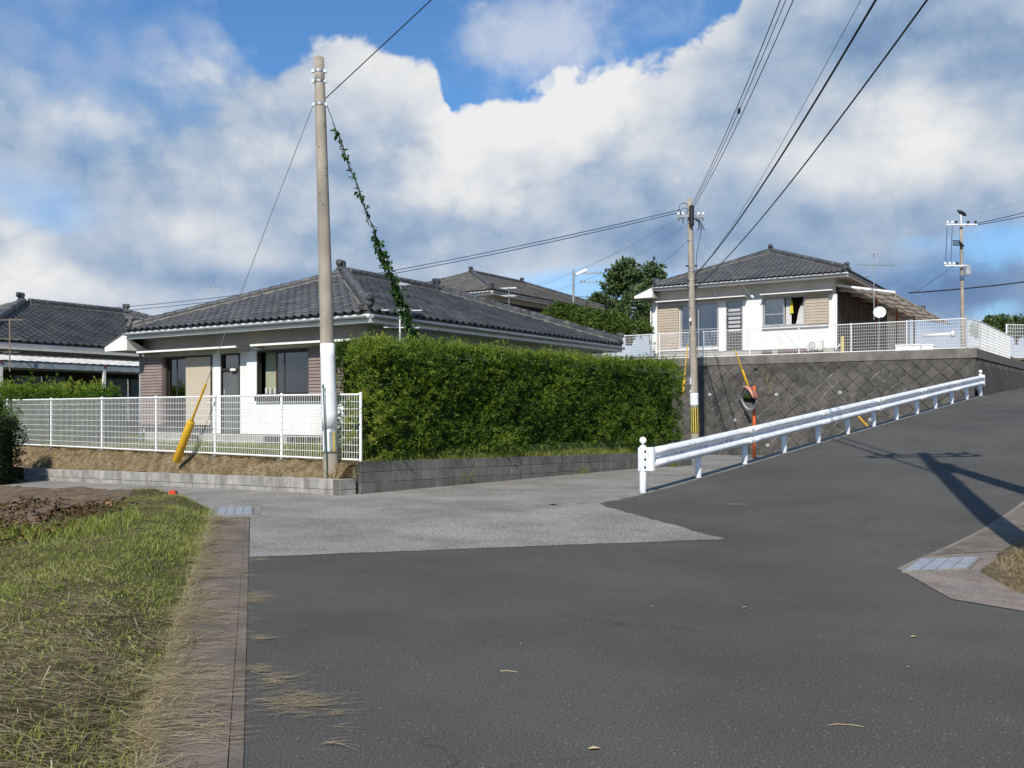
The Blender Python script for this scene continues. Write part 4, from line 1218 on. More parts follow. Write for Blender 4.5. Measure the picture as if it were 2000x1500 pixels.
for yy in (1.2, 3.5, 5.9, 8.3, 10.7, 13.2, 15.6):
    MB().bar((xa, yy, za - .16), (xb, yy, zb_ - .10), .04, .06).build('rafter', MATS['panel_beige'], pr)

# the house behind, between the two
h3 = House('brown-roofed house farther back between the near roof and the trees', (-8.04, 51.0, 4.55), 34.0, 8.5, 13.5, 4.1, 9.0, 3.0, 1.6, HG, MATS['tile_slate_brown'], 0)
h3.walls([], .45, 1.9)
h3.box('wall_band', h3.xw1 + .001, h3.xw1 + .02, 1.0, 12, .5, 2.6, 'dark_wood')
for y0 in (1.6, 4.4, 7.2):
    wn = h3.box('window', h3.xw1 + .021, h3.xw1 + .05, y0, y0 + 1.8, .9, 2.2, 'frame_bronze')
    h3.box('pane', h3.xw1 + .0505, h3.xw1 + .056, y0 + .06, y0 + 1.74, .96, 2.14, 'glass', wn)
h3.box('side_canopy', h3.xw1 + .1, h3.xw1 + .85, 2.6, 11.5, 2.15, 2.19, 'panel_beige')

# far left houses
h4 = House('slate-roofed house at the left edge with a white corrugated awning', (-21.9, 30.5, 0.6), 33.3, 8.3, 11.8, 3.7, 7.4, 2.9, 1.55, HG, MATS['tile_slate'], 0)
h4.walls([], .45, 1.9)
b = MB(); b.box(h4.xw1 + .001, h4.xw1 + .02, .9, 10.9, .3, 2.1); b.build('side_panel', MATS['dark_wood'], h4.root)
for y0 in (1.4, 4.2, 7.0):
    wn = h4.box('window', h4.xw1 + .021, h4.xw1 + .05, y0, y0 + 1.7, .5, 2.0, 'frame_bronze')
    h4.box('pane', h4.xw1 + .0505, h4.xw1 + .056, y0 + .06, y0 + 1.64, .56, 1.94, 'glass', wn)
pr = thing('awning_roof', 'white corrugated awning roof on grey posts along the leftmost house', 'awning', tuple(h4.A), -h4.ang)
xa, xb = h4.xw1 + .05, h4.xw1 + 1.75; za, zb_ = 2.62, 2.29
V = []; F = []
n = 90
for i in range(n + 1):
    yy = -.3 + i * .12; c_ = .007 * (1 if i % 2 else -1)
    V += [(xa, yy, za + c_), (xb, yy, zb_ + c_)]
for i in range(n):
    k = i * 2; F += [(k, k + 1, k + 3, k + 2)]
b = MB(); b.add(V, F); b.build('corrugated_sheet', MATS['poly_sheet'], pr)
MB().box(xb - .08, xb - .02, -.3, 10.5, zb_ - .2, zb_ - .03).build('front_beam', MATS['gutter_grey'], pr)
for yy in (0.2, 3.3, 6.4, 9.5):
    MB().box(xb - .09, xb - .01, yy - .04, yy + .04, -.3, zb_ - .2).build('post', MATS['white_board'], pr)
    MB().bar((xa, yy, za - .08), (xb, yy, zb_ - .07), .045, .07).build('rafter', MATS['rust'], pr)
h5 = House('slate-roofed house whose ridge shows just behind the leftmost roof', (-23.0, 44.5, 0.6), 33.3, 8.3, 11.8, 3.7, 7.4, 3.35, 1.55, HG, MATS['tile_slate'], 0)
h5.walls([], .45, 1.9)
# ------------------------------------------------------------------ fences
def fence(label, posts, h, group='white wire mesh fences', rows=9, pitch=.06, pr_=.026, wv=.0042, wh=.0050, z_off=.04):
    """mesh fence: posts (x, y, z) and one wire panel per bay"""
    P = [Vector(p) for p in posts]
    t = thing('fence', label, 'fence', P[0], 0, group)
    O = P[0]
    for p in P:
        b = MB(); q = p - O
        b.tube([q + Vector((0, 0, -.25)), q + Vector((0, 0, h + .02))], pr_, 10)
        b.lathe(q + Vector((0, 0, h + .02)), (0, 0, 1), [(0, pr_ * 1.12), (.012, pr_ * 1.12), (.022, pr_ * .6)], 10)
        b.build('post', MATS['fence_white'], t)
    for p, q in zip(P[:-1], P[1:]):
        p, q = p - O, q - O
        d = (q - p); n = max(4, int(Vector((d.x, d.y)).length / pitch))
        side = Vector((d.y, -d.x, 0)).normalized()
        if (side.y > 0): side = -side
        off = side * (pr_ + .006)
        b = MB()
        for k in range(1, n):
            a = p + d * (k / n) + off
            b.tube([a + Vector((0, 0, z_off)), a + Vector((0, 0, h))], wv, 4, False)
        for k in range(rows + 1):
            z = Vector((0, 0, z_off + (h - z_off) * k / rows)); edge = k in (0, rows)
            b.tube([p + z + off * (1 if not edge else .8), q + z + off * (1 if not edge else .8)], .019 if edge else wh, 6 if edge else 4, False)
        b.build('mesh_panel', MATS['fence_white'], t)
    return t

posts = []
fx = [712, 550, 420, 305, 199, 100, 14, -62, -130]
P550 = Vector((-4.39, 17.75)); FD = WL
for px in fx:
    r_ = (px - 1000) / FOC
    k = (r_ * P550.y - P550.x) / (FD.x - r_ * FD.y)
    p = P550 + FD * k
    if px == 712: p = wpt(-.12, .53)
    posts.append((p.x, p.y, 0.565 if px == 712 else 0.57))
lf = fence('low white mesh fence along the dry bank in front of the brown-shuttered house', posts, 1.2, rows=9)
for p in posts[1:6]:
    q = Vector(p) - Vector(posts[0])
    b = MB(); b.obox((q.x, q.y, -.07), (WL.x * .075, WL.y * .075, 0), (WD.x * .06, WD.y * .06, 0), (0, 0, .07)); b.build('footing', MATS['kerb_concrete'], lf)
up = []
k = 0.32
while k < 20.5:
    p = tpt(k, .14); up.append((p.x, p.y, 3.78)); k += 2.05
fence('white mesh fence along the top of the tall retaining wall', up, 1.12, rows=9, pitch=.065)
side_ = [up[0]] + [((T0 + TV * k + TU * .0 - TU * .12).x, (T0 + TV * k - TU * .12).y, 3.78 + .012 * k) for k in (2.0, 4.0, 6.0, 8.0, 10.0, 12.0)]
fence('white mesh fence running uphill beside the road from the wall corner', side_, 1.12, rows=9, pitch=.065)
far_ = [(at(1966 + 60 * i, 699 + 1 * i, 56.0)) for i in range(3)]
fence('distant white mesh fence at the right edge above the hill road', [(p.x, p.y, p.z) for p in far_], 2.0, rows=9, pitch=.1, wv=.009, wh=.011, pr_=.05)
fw = thing('block_wall', 'distant grey wall below the white fence at the right edge', 'wall')
p, q = far_[0], far_[2]
b = MB(); b.prism([(p.x - .3, p.y, p.z - 3), (q.x + 6, q.y - .05, q.z - 3), (q.x + 6, q.y - .05, q.z - .12), (p.x - .3, p.y, p.z - .12)], (0, .4, 0)); b.build('panel', MATS['ret_block'], fw)
b = MB(); b.box(p.x - .4, q.x + 6.1, p.y - .1, p.y + .5, p.z - .119, p.z - .002); b.build('coping', MATS['coping'], fw)
# ------------------------------------------------------------------ guardrail
gr = thing('guardrail', 'long white W-beam guardrail climbing along the hill road', 'guardrail', (G0.x, G0.y, 0))
NP, SP = 13, 23.0 / 12
def rail_pt(s, t, z):
    p = gpt(s, t); q = gpt(s, 0)
    return Vector((p.x - G0.x, p.y - G0.y, zroad(q.x, q.y) + z))
for i in range(NP):
    s_ = i * SP
    top = .80 if i in (0, NP - 1) else .70
    b = MB(); base = rail_pt(s_, -.15, 0)
    zt_ = .79 if i in (0, NP - 1) else .69
    b.tube([base + Vector((0, 0, -.4)), base + Vector((0, 0, zt_))], .057, 16)
    b.lathe(base + Vector((0, 0, zt_)), (0, 0, 1), [(0, .057), (.01, .054), (.016, .03)], 16)
    po = b.build('post', MATS['rail_paint'], gr, True)
    if 0 < i < NP - 1:
        b = MB(); c = rail_pt(s_, -.085, .575); b.obox(c, (GT.x * .014, GT.y * .014, 0), (GD.x * .05, GD.y * .05, .004), (0, 0, .14)); b.build('spacer', MATS['rail_paint'], po)
    b = MB(); c = rail_pt(s_, -.15, .018); b.lathe(c, (0, 0, 1), [(0, .085), (.006, .075)], 14); b.build('base_ring', MATS['kerb_concrete'], po)
hp = [(.006, 0.0), (.016, .018), (.045, .045), (.072, .07), (.083, .095), (.081, .115), (.066, .142), (.036, .164), (.010, .174), (0.0, .172)]
prof = [(x, -z) for x, z in hp[:0:-1]] + hp
def beam(s0, s1, out):
    b = MB(); n = max(2, int((s1 - s0) / .5) + 1); m_ = len(prof)
    for i in range(n):
        s_ = s0 + (s1 - s0) * i / (n - 1)
        for off in (0, -.006):
            for x, z in prof:
                b.v.append(tuple(rail_pt(s_, -.075 + x + out + off, .585 + z)))
    for i in range(n - 1):
        k = i * 2 * m_
        for j in range(m_ - 1):
            b.f.append((k + j, k + j + 1, k + 2 * m_ + j + 1, k + 2 * m_ + j))
            b.f.append((k + m_ + j + 1, k + m_ + j, k + 3 * m_ + j, k + 3 * m_ + j + 1))
    for k in (0, (n - 1) * 2 * m_):
        for j in range(m_ - 1):
            b.f.append((k + j, k + m_ + j, k + m_ + j + 1, k + j + 1))
    for j in (0, m_ - 1):
        for i in range(n - 1):
            k = i * 2 * m_; b.f.append((k + j, k + 2 * m_ + j, k + 3 * m_ + j, k + m_ + j))
    o = b.build('beam', MATS['rail_paint'], gr)
    o.data.polygons.foreach_set('use_smooth', [True] * len(o.data.polygons))
    return o
cuts = [0.055, 3.95, 7.8, 11.65, 15.5, 19.3, 22.9]
for i in range(6):
    bo = beam(cuts[i] - (.16 if i else 0), cuts[i + 1] + .0, .0065 * (i % 2))
    if i:
        for ds in (-.13, -.05):
            for z in (-.13, -.09, .09, .13):
                b = MB(); c = rail_pt(cuts[i] + ds, -.075 + .083 + .0065, .585 + z); b.lathe(c, (GT.x, GT.y, 0), [(-.01, .014), (.010, .014), (.014, .006)], 8); b.build('bolt', MATS['steel'], bo)
    for s_ in (cuts[i] + 1.0, cuts[i] + 1.9, cuts[i] + 2.9):
        for ds in (-.1, .1):
            b = MB(); c = rail_pt(s_ + ds, -.075 + .006, .585); b.lathe(c, (GT.x, GT.y, 0), [(-.01, .016), (.016, .016), (.022, .006)], 8); b.build('bolt', MATS['steel'], bo)
for s_, sg in ((0, 1), (23.0, -1)):
    # end sleeve: a plate bent round the end post
    b = MB()
    loop = [(.06, -.20 + .060), (.0, -.20 + .075), (-.062, -.135), (-.066, -.10), (-.02, -.068), (.12, .018), (.17, .018)]
    loop = [(-.052, -.205), (-.062, -.15), (-.048, -.105), (-.012, -.078), (.03, -.04), (.05, .012), (.10, .018)]
    lo_ = [rail_pt(s_ + sg * x, t_, .385) for x, t_ in loop]; hi_ = [rail_pt(s_ + sg * x, t_, .775) for x, t_ in loop]
    n = len(loop)
    inn = [p + Vector((-GT.x * .008, -GT.y * .008, 0)) for p in lo_ + hi_]
    b.add(lo_ + hi_ + inn, [(i, i + 1, n + i + 1, n + i) for i in range(n - 1)] + [(2 * n + i + 1, 2 * n + i, 3 * n + i, 3 * n + i + 1) for i in range(n - 1)] + [(n + i, n + i + 1, 3 * n + i + 1, 3 * n + i) for i in range(n - 1)] + [(i + 1, i, 2 * n + i, 2 * n + i + 1) for i in range(n - 1)] + [(0, n, 3 * n, 2 * n), (n - 1, 2 * n + n - 1, 3 * n + n - 1, 2 * n - 1)])
    es = b.build('end_sleeve', MATS['rail_paint'], gr)
    for z in (.45, .58, .71):
        b = MB(); c = rail_pt(s_ + sg * -.032, -.090, z); b.lathe(c, tuple(GD * (-.55 * sg) + GT * .83) + (0,), [(-.01, .019), (.004, .019), (.006, .012), (.016, .012), (.018, 0.002)], 10); b.build('bolt', MATS['dark_steel'], es)
    b = MB(); c = rail_pt(s_ + sg * .0, -.15, .79); b.tube([c, c + Vector((0, 0, .06))], .013, 8)
    ax = Vector((-.25, -1, 0)).normalized()
    d_ = c + Vector((0, 0, .10))
    b.lathe(d_ - ax * .015, ax, [(0, .05), (.028, .056), (.032, .05)], 18)
    rf = b.build('delineator', MATS['white_paint'], gr)
    b = MB(); b.lathe(d_ + ax * .0172, ax, [(0, .047), (.004, .046), (.010, .03), (.012, .002)], 18); b.build('reflector', MATS['reflector'], rf, True)

# ------------------------------------------------------------------ poles and their cables
def pole_shaft(t, base, topp, r0, r1, sink=.6, m_='pole_concrete'):
    b = MB(); d = topp - base
    b.tube([base - d.normalized() * sink] + [base + d * k / 8 for k in range(9)], [r0] + [r0 + (r1 - r0) * k / 8 for k in range(9)], 28)
    return b.build('shaft', MATS[m_], t, True)
def ring(t, name, base, topp, r0, r1, h0, h1, extra, m_, seg=28):
    """a band wrapped round the shaft between heights h0 and h1 (metres along it)"""
    d = (topp - base); L = d.length; d = d / L
    rr = lambda h: r0 + (r1 - r0) * h / L + extra
    b = MB(); n = 6
    b.tube([base + d * (h0 + (h1 - h0) * k / n) for k in range(n + 1)], [rr(h0 + (h1 - h0) * k / n) for k in range(n + 1)], seg)
    return b.build(name, MATS[m_], t, True)
# main pole on the block-wall corner
PB = Vector((-3.23, 16.65, .27)); PT = at(623, 113, 16.65)
t1 = thing('utility_pole', 'tall grey concrete pole with white wrap leaning slightly beside the hedge', 'utility pole', PB, 0, 'concrete utility poles')
a, c = Vector((0, 0, 0)), PT - PB
r0, r1 = .140, .090
pole_shaft(t1, a, c, r0, r1)
LP = c.length
hz_ = lambda py: (at(640, py, 16.65).z - PB.z) * LP / (PT.z - PB.z)
ring(t1, 'white_wrap', a, c, r0, r1, hz_(836), hz_(671), .004, 'white_paint')
bd = ring(t1, 'reflective_band', a, c, r0, r1, hz_(885), hz_(837), .005, 'steel')
dn = c.normalized()
for ang_, m_ in ((-2.35, 'white_paint'), (-1.62, 'white_paint'), (-.9, 'stripe_yellow')):
    b = MB()
    pts_ = []
    for h_ in (hz_(881), hz_(842)):
        for da in (-.13, -.045, .045, .13):
            r_ = r0 + (r1 - r0) * h_ / LP + .0085
            p = dn * h_ + Vector((math.cos(ang_ + da) * r_, math.sin(ang_ + da) * r_, 0)); pts_.append(p)
    b.add(pts_, [(i, i + 1, i + 5, i + 4) for i in range(3)]); b.build('stripe', MATS[m_], bd)
for py in (140, 160, 205):
    rg = ring(t1, 'steel_band', a, c, r0, r1, hz_(py) - .02, hz_(py) + .02, .006, 'steel')
    for sg in (-1, 1):
        b = MB(); h_ = hz_(py); p = dn * h_ + Vector((sg * .105, -.03, 0)); b.obox(p, (.03, 0, 0), (0, .022, 0), (0, 0, .028)); b.build('clamp', MATS['steel'], rg)
b = MB(); q = [dn * hz_(y_) + Vector((x_, -.115, 0)) for x_, y_ in ((-.08, 165), (-.03, 150), (.04, 158), (.09, 142))]; b.tube(q, .008, 6); b.build('jumper_wire', MATS['cable_grey'], t1)
for py, sx in ((245, 1), (290, -.3), (345, 1), (380, -.4), (402, .2), (330, .9)):
    b = MB(); h_ = hz_(py); r_ = r0 + (r1 - r0) * h_ / LP
    ang_ = -1.57 + sx * .9; dr = Vector((math.cos(ang_), math.sin(ang_), 0)); b.lathe(dn * h_ + dr * (r_ - .004), dr, [(0, .012), (.008, .012)], 8); b.build('step_socket', MATS['dark_steel'], t1)
# green conduit rod beside its foot
b = MB(); q0, q1 = at(640, 934, 16.49), at(631, 754, 16.46)
b.tube([q0 - Vector((0, 0, .1)), q1], .011, 8); b.lathe(q1, (0, 0, 1), [(-.03, .017), (.02, .017), (.03, .01)], 8)
mat('conduit_green', (0.05, 0.10, 0.065, 1), 0.5, 0.15, 6)
tag(b.build('conduit_rod', MATS['conduit_green']), 'thin dark rod standing against the foot of the tall grey pole', 'rod')

def cable(label, P, Q, r_, m_, sag=0.0, n=24, group='overhead cables', name='overhead_cable', seg=6):
    P, Q = Vector(P), Vector(Q)
    pts_ = [P.lerp(Q, k / n) - Vector((0, 0, 4 * sag * (k / n) * (1 - k / n))) for k in range(n + 1)]
    b = MB(); b.tube(pts_, r_, seg)
    return tag(b.build(name, MATS[m_], None, True), label, 'cable', group)

# second pole at the foot of the retaining wall
P2 = Vector((7.165, 36.4, -.28)); P2T = at(1347, 388, 36.4)
t2 = thing('utility_pole', 'grey concrete pole with yellow and black striped foot before the retaining wall', 'utility pole', P2, 0, 'concrete utility poles')
a2, c2 = Vector((0, 0, 0)), P2T - P2
s0, s1 = .172, .098
pole_shaft(t2, a2, c2, s0, s1); L2 = c2.length; d2 = c2.normalized()
h2z = lambda py: (at(1355, py, 36.4).z - P2.z)
sw = ring(t2, 'striped_wrap', a2, c2, s0, s1, h2z(846), h2z(795), .008, 'black_plastic', 28)
for k in range(7):
    ang_ = -3.05 + k * .5
    pts_ = []
    for h_ in (h2z(845.5), h2z(795.5)):
        for da in (-.115, 0, .115):
            r_ = s0 + (s1 - s0) * h_ / L2 + .0125
            pts_.append(d2 * h_ + Vector((math.cos(ang_ + da) * r_, math.sin(ang_ + da) * r_, 0)))
    b = MB(); b.add(pts_, [(0, 1, 4, 3), (1, 2, 5, 4)]); b.build('stripe', MATS['stripe_yellow'], sw)
ring(t2, 'white_plate', a2, c2, s0, s1, h2z(793), h2z(768), .010, 'white_paint')
for py0, py1, ang_ in ((762, 767, -2.6), (738, 751, -2.6)):
    b = MB(); h_ = (h2z(py0) + h2z(py1)) / 2; dr = Vector((math.cos(ang_), math.sin(ang_), 0)); sd = Vector((-dr.y, dr.x, 0))
    b.obox(d2 * h_ + dr * .185, dr * .006, sd * .06, (0, 0, abs(h2z(py0) - h2z(py1)) / 2)); b.build('number_plate', MATS['white_paint'], t2)
for py in (410, 424, 436, 470, 548, 530, 600):
    ring(t2, 'steel_band', a2, c2, s0, s1, h2z(py) - .025, h2z(py) + .025, .008, 'steel')
def insulator(parent, p, ax, m_='white_paint', k=1.0):
    b = MB(); b.lathe(p, ax, [(0, .025 * k), (.03 * k, .06 * k), (.05 * k, .06 * k), (.06 * k, .035 * k), (.09 * k, .055 * k), (.11 * k, .055 * k), (.125 * k, .02 * k)], 12)
    return b.build('insulator', MATS[m_], parent, True)
b = MB(); q = d2 * h2z(424); b.bar(q + Vector((-.50, -.16, 0)), q + Vector((.50, -.16, 0)), .07, .07); arm2 = b.build('crossarm', MATS['steel'], t2)
for x in (-.48, -.30, .30, .48):
    insulator(arm2, q + Vector((x, -.16, .035)), (0, 0, 1)); insulator(arm2, q + Vector((x * .95, -.16, -.035)), (0, 0, -1), 'cable_grey')
b = MB(); b.lathe(d2 * h2z(425) + Vector((.02, -.2, -.35)), (0, 0, 1), [(0, .08), (.02, .1), (.75, .1), (.8, .05)], 14); b.build('cable_joint', MATS['cable_black'], t2)
for k, (x, z, w_) in enumerate(((-.30, .55, .34), (-.24, .36, .28), (-.22, .2, .2))):
    pts_ = [d2 * h2z(428) + Vector((-.1, -.12, z)), d2 * h2z(428) + Vector((-.1 - w_ * .6, -.14, z + .06)), d2 * h2z(428) + Vector((-.12 - w_, -.15, z - .05)), d2 * h2z(428) + Vector((-.12 - w_, -.15, z - .30)), d2 * h2z(428) + Vector((-.2 - w_ * .4, -.15, z - .42))]
    b = MB(); b.tube(pts_, .014, 6); b.build('jumper_wire', MATS['cable_black'], t2, True)
for k in range(4):
    pts_ = [d2 * h2z(428) + Vector((.1, -.15, .0)), d2 * h2z(428) + Vector((.3, -.16, -.02 - .04 * k)), d2 * h2z(436) + Vector((.45 - .05 * k, -.16, -.12 - .03 * k)), d2 * h2z(446) + Vector((.52 - .1 * k, -.16, -.1))]
    b = MB(); b.tube(pts_, .014, 6); b.build('jumper_wire', MATS['cable_black'], t2, True)
b = MB(); b.tube([d2 * h2z(440) + Vector((.44, -.16, 0)), d2 * h2z(500) + Vector((.18, -.18, 0)), d2 * h2z(560) + Vector((.12, -.17, 0)), d2 * h2z(700) + Vector((.16, -.08, 0)), d2 * h2z(760) + Vector((.18, -.06, 0))], .012, 6); b.build('riser_wire', MATS['cable_black'], t2, True)
for py in (520, 548, 562):
    for sg in (-1, 1):
        b = MB(); q = d2 * h2z(py) + Vector((sg * .17, -.08, 0)); b.obox(q, (.05, 0, 0), (0, .03, 0), (0, 0, .03)); b.build('clamp', MATS['dark_steel'], t2)

# pole beside the camera, out of frame: it carries the overhead cables and throws its shadow on the hill road
APX = Vector((8.29, 18.85))
hs = 10.45
PSB = Vector((APX.x - math.sin(R(SUN_AZ)) * (hs - .0) / math.tan(R(SUN_EL)), APX.y - math.cos(R(SUN_AZ)) * hs / math.tan(R(SUN_EL)), 0.05))
t3 = thing('utility_pole', 'tall concrete pole with leaning brace and crossarms at the right roadside', 'utility pole', PSB, 0, 'concrete utility poles')
c3 = Vector((0, 0, 10.9)); pole_shaft(t3, Vector((0, 0, 0)), c3, .19, .12)
perp = Vector((math.cos(R(SUN_AZ)), -math.sin(R(SUN_AZ)), 0))
b = MB(); b.tube([Vector((0, 0, 9.2)) + perp * .1, Vector((0, 0, 0)) + perp * 2.25 + Vector((.3, 0.4, -.3))], [.15, .18], 16); b.build('brace', MATS['pole_concrete'], t3, True)
for z, hw in ((10.2, 1.0), (10.55, .85)):
    b = MB(); b.bar(Vector((0, .16, z)) - perp * hw, Vector((0, .16, z)) + perp * hw, .075, .075); ca = b.build('crossarm', MATS['steel'], t3)
    for x in (-.95, -.6, .6, .95):
        insulator(ca, Vector((0, .16, z + .04)) + perp * hw * x, (0, 0, 1), 'white_paint', 1.5)
b = MB(); b.lathe(Vector((0, -.3, 8.6)), (0, 0, 1), [(0, .2), (.05, .24), (.9, .24), (.95, .15)], 18); b.build('transformer', MATS['steel'], t3)
S = lambda z, o=0.0: PSB + Vector((0, 0, z)) + perp * o
P2w = lambda py, dx=0.0, dy=-.15: P2 + d2 * h2z(py) + Vector((dx, dy, 0))
cable('upper of three black cables running from the striped pole top up over the road', P2w(398, .08), S(10.55, -.5), .011, 'cable_black', .55, group='three parallel cables from the striped pole')
cable('middle of three black cables running from the striped pole top up over the road', P2w(402, .1), S(10.4, -.42), .009, 'cable_black', .55, group='three parallel cables from the striped pole')
cable('lowest of three black cables running from the striped pole top up over the road', P2w(406, .12), S(10.2, -.30), .011, 'cable_black', .55, group='three parallel cables from the striped pole')
cable('thick black cable rising steeply from the striped pole in front of the upper house roof', P2w(536, .15), S(8.0, 0), .021, 'cable_black', .50)
cable('thin pale wire running close beside the thick rising black cable', P2w(536, .2), S(8.35, -.1), .006, 'cable_grey', .50)
cable('twisted black cable rising to the top right, lowest of the overhead lines', P2w(562, .15), S(7.05, .2), .015, 'cable_black', .42)
b = MB(); u0, u1 = P2w(402, .1), S(10.4, -.42)
p = u0.lerp(u1, .415) - Vector((0, 0, 4 * .55 * .415 * .585)); dd = (u1 - u0).normalized()
b.obox(p, dd * .10, perp * .03, dd.cross(perp) * .05); tag(b.build('cable_spacer', MATS['cable_black']), 'small black spacer clamped on the three parallel cables', 'spacer')
# long span to the far left
FLP = Vector((-62, 78, 9.9)) 
for k, (py, lab) in enumerate(((411, 'upper'), (416, 'lower'))):
    cable(f'{lab} of two thin blue cables spanning left from the striped pole across the roofs', P2w(py, -.4), Vector((-84, 95, 17.6 - .45 * k)), .020, 'cable_blue', 4.9, 40, 'twin cables spanning left')
# drops to the houses
cable('faint service wire from the striped pole down to the brown-roofed house', P2w(426, -.45), h3.world((h3.W - .2, 2.0, 3.0)), .006, 'cable_grey', .35, group='thin service drops')
cable('faint service wire from the striped pole to the aerial mast beyond the near roof', P2w(430, -.4), at(1000, 570, 40), .005, 'cable_grey', .25, group='thin service drops')
cable('faint wire from the striped pole to the street lamp post', P2w(440, -.2), at(1060, 572, 52), .006, 'cable_grey', .4, group='thin service drops')
cable('dark wire from the striped pole down past the trees', P2w(470, -.1), at(1135, 620, 50), .007, 'cable_blue', .3, group='thin service drops')
cable('dark level cable crossing behind the lamp post to the far pole', at(1000, 578, 60), at(1700, 540, 78), .02, 'cable_black', .6)
# cable from the main pole to the roadside pole
cable('thin dark cable from the tall leaning pole up to the top edge', PB + dn * hz_(192) + Vector((.1, 0, 0)), S(10.2, .3), .009, 'cable_black', .0)

# guy wires
def guy(label, top_, anchor, m_='cable_grey', guards=(), r_=.006, bead=None):
    top_, anchor = Vector(top_), Vector(anchor)
    t = thing('guy_wire', label, 'guy wire', anchor, 0, 'guy wires')
    d = top_ - anchor
    b = MB(); b.tube([Vector((0, 0, 0)), d], r_, 6); b.build('wire', MATS[m_], t)
    for name, k0, k1, rr, mm_ in guards:
        b = MB(); q0, q1 = d.normalized() * k0, d.normalized() * k1
        b.tube([q0, q0.lerp(q1, .02), q0.lerp(q1, .97), q1], [rr * .8, rr, rr, rr * .75], 14); b.build(name, MATS[mm_], t, True)
    if bead:
        b = MB(); b.lathe(d * bead, d, [(-.07, .02), (-.05, .045), (.05, .045), (.07, .02)], 10); b.build('insulator', MATS['white_paint'], t, True)
    return t
anc = at(343, 903, 19.35)
guy('yellow-sleeved guy wire from the tall leaning pole to the dry bank', PB + dn * hz_(198) + Vector((-.1, 0, 0)), anc, guards=(('wire_guard', .02, 1.03, .082, 'guard_yellow'), ('guard_rod', 1.03, 1.95, .024, 'guard_yellow')), r_=.007)
topv = PB + dn * hz_(200) + Vector((.1, 0, 0)); ancv = Vector((-1.2, 20.0, .6))
guy('guy wire overgrown with climbing vine behind the hedge', topv, ancv, r_=.008)
a_ = at(1462, 757, 36.6)
guy('guy wire with yellow guard rod ending above the traffic mirror', P2w(455, .1), a_ - Vector((0, 0, 0)), guards=(('guard_rod', 0.0, .75, .05, 'guard_yellow'), ('guard_sleeve', .75, 1.55, .025, 'guard_yellow')), r_=.006)
a_ = at(1333, 772, 34.5)
guy('guy wire with yellow guard rod just left of the striped pole', P2w(620, -.1), a_, guards=(('guard_rod', .0, .75, .055, 'guard_yellow'), ('guard_sleeve', .75, 2.3, .02, 'guard_yellow')), r_=.006, bead=.96)
a_ = at(1697, 836, 34.6)
guy('long guy wire crossing the retaining wall down to an orange sleeve', P2w(452, .1), a_, guards=(('guard_sleeve', 0, .75, .04, 'guard_yellow'),), r_=.007, bead=.655)

# pole above the terrace, far right
P4 = at(1881, 690, 66.0); P4T = at(1877, 436, 66.0)
t4 = thing('utility_pole', 'distant pole with white crossarms and a bird-topped rod right of the upper house', 'utility pole', P4, 0, 'concrete utility poles')
c4 = P4T - P4; pole_shaft(t4, Vector((0, 0, 0)), c4, .15, .10, 3)
z4 = lambda py: at(1880, py, 66).z - P4.z
x4 = lambda px: (px - 1880) / FOC * 66
b = MB(); b.tube([(x4(1876), 0, z4(438)), (x4(1876), 0, z4(417))], .05, 8); b.build('top_rod', MATS['white_paint'], t4)
b = MB(); b.lathe((x4(1876), 0, z4(415)), (1, 0, -.6), [(-.35, .02), (-.1, .13), (.2, .15), (.45, .03)], 10); b.build('arrester', MATS['cable_black'], t4, True)
for py, x0_, x1_ in ((440, 1843, 1904), (520, 1840, 1884)):
    b = MB(); b.bar((x4(x0_), -.3, z4(py)), (x4(x1_), -.3, z4(py)), .09, .09); ca = b.build('crossarm', MATS['white_paint'], t4)
    for px in ((1846, 1855, 1863, 1886, 1900) if py == 440 else (1841, 1850, 1858, 1865)):
        insulator(ca, Vector((x4(px), -.3, z4(py) + .04)), (0, 0, 1), 'white_paint' if px < 1860 else 'cable_black', 1.7)
for px in (1845, 1855):
    b = MB(); b.tube([(x4(px), -.3, z4(444)), (x4(px - 3), -.3, z4(518))], .02, 5); b.build('jumper_wire', MATS['cable_black'], t4)
b = MB(); b.box(x4(1879), x4(1888), -.5, -.25, z4(538), z4(520)); b.build('switch_box', MATS['gutter_grey'], t4)
ring(t4, 'dark_band', Vector((0, 0, 0)), c4, .15, .10, z4(548), z4(538), .02, 'cable_blue')
for k in range(3):
    b = MB(); b.tube([(x4(1878), -.25, z4(482)), (x4(1868), -.3, z4(472 + 4 * k)), (x4(1856), -.3, z4(472 + 4 * k))], .05, 6); b.build('jumper_wire', MATS['cable_black'], t4)
for pa, pb, r_, m_, lab in (((1888, 440), (2100, 385), .03, 'cable_black', 'upper dark cable leaving the distant crossarm pole to the right'), ((1902, 440), (2100, 395), .03, 'cable_black', 'lower dark cable leaving the distant crossarm pole to the right'), ((1886, 420), (2100, 360), .012, 'cable_grey', 'faint topmost wire leaving the distant crossarm pole to the right'),
                           ((1775, 572), (2100, 536), .05, 'cable_black', 'thick dark cable passing the distant crossarm pole at mid height')):
    cable(lab, at(*pa, 66), at(*pb, 66), r_, m_, .15)
cable('thin wire slanting from the distant crossarm pole down to the upper house', at(1862, 520, 66), at(1790, 570, 60), .02, 'cable_blue', .0)
cable('pale guy wire right of the distant crossarm pole', at(1925, 556, 66), at(1945, 620, 66), .012, 'cable_grey', 0)
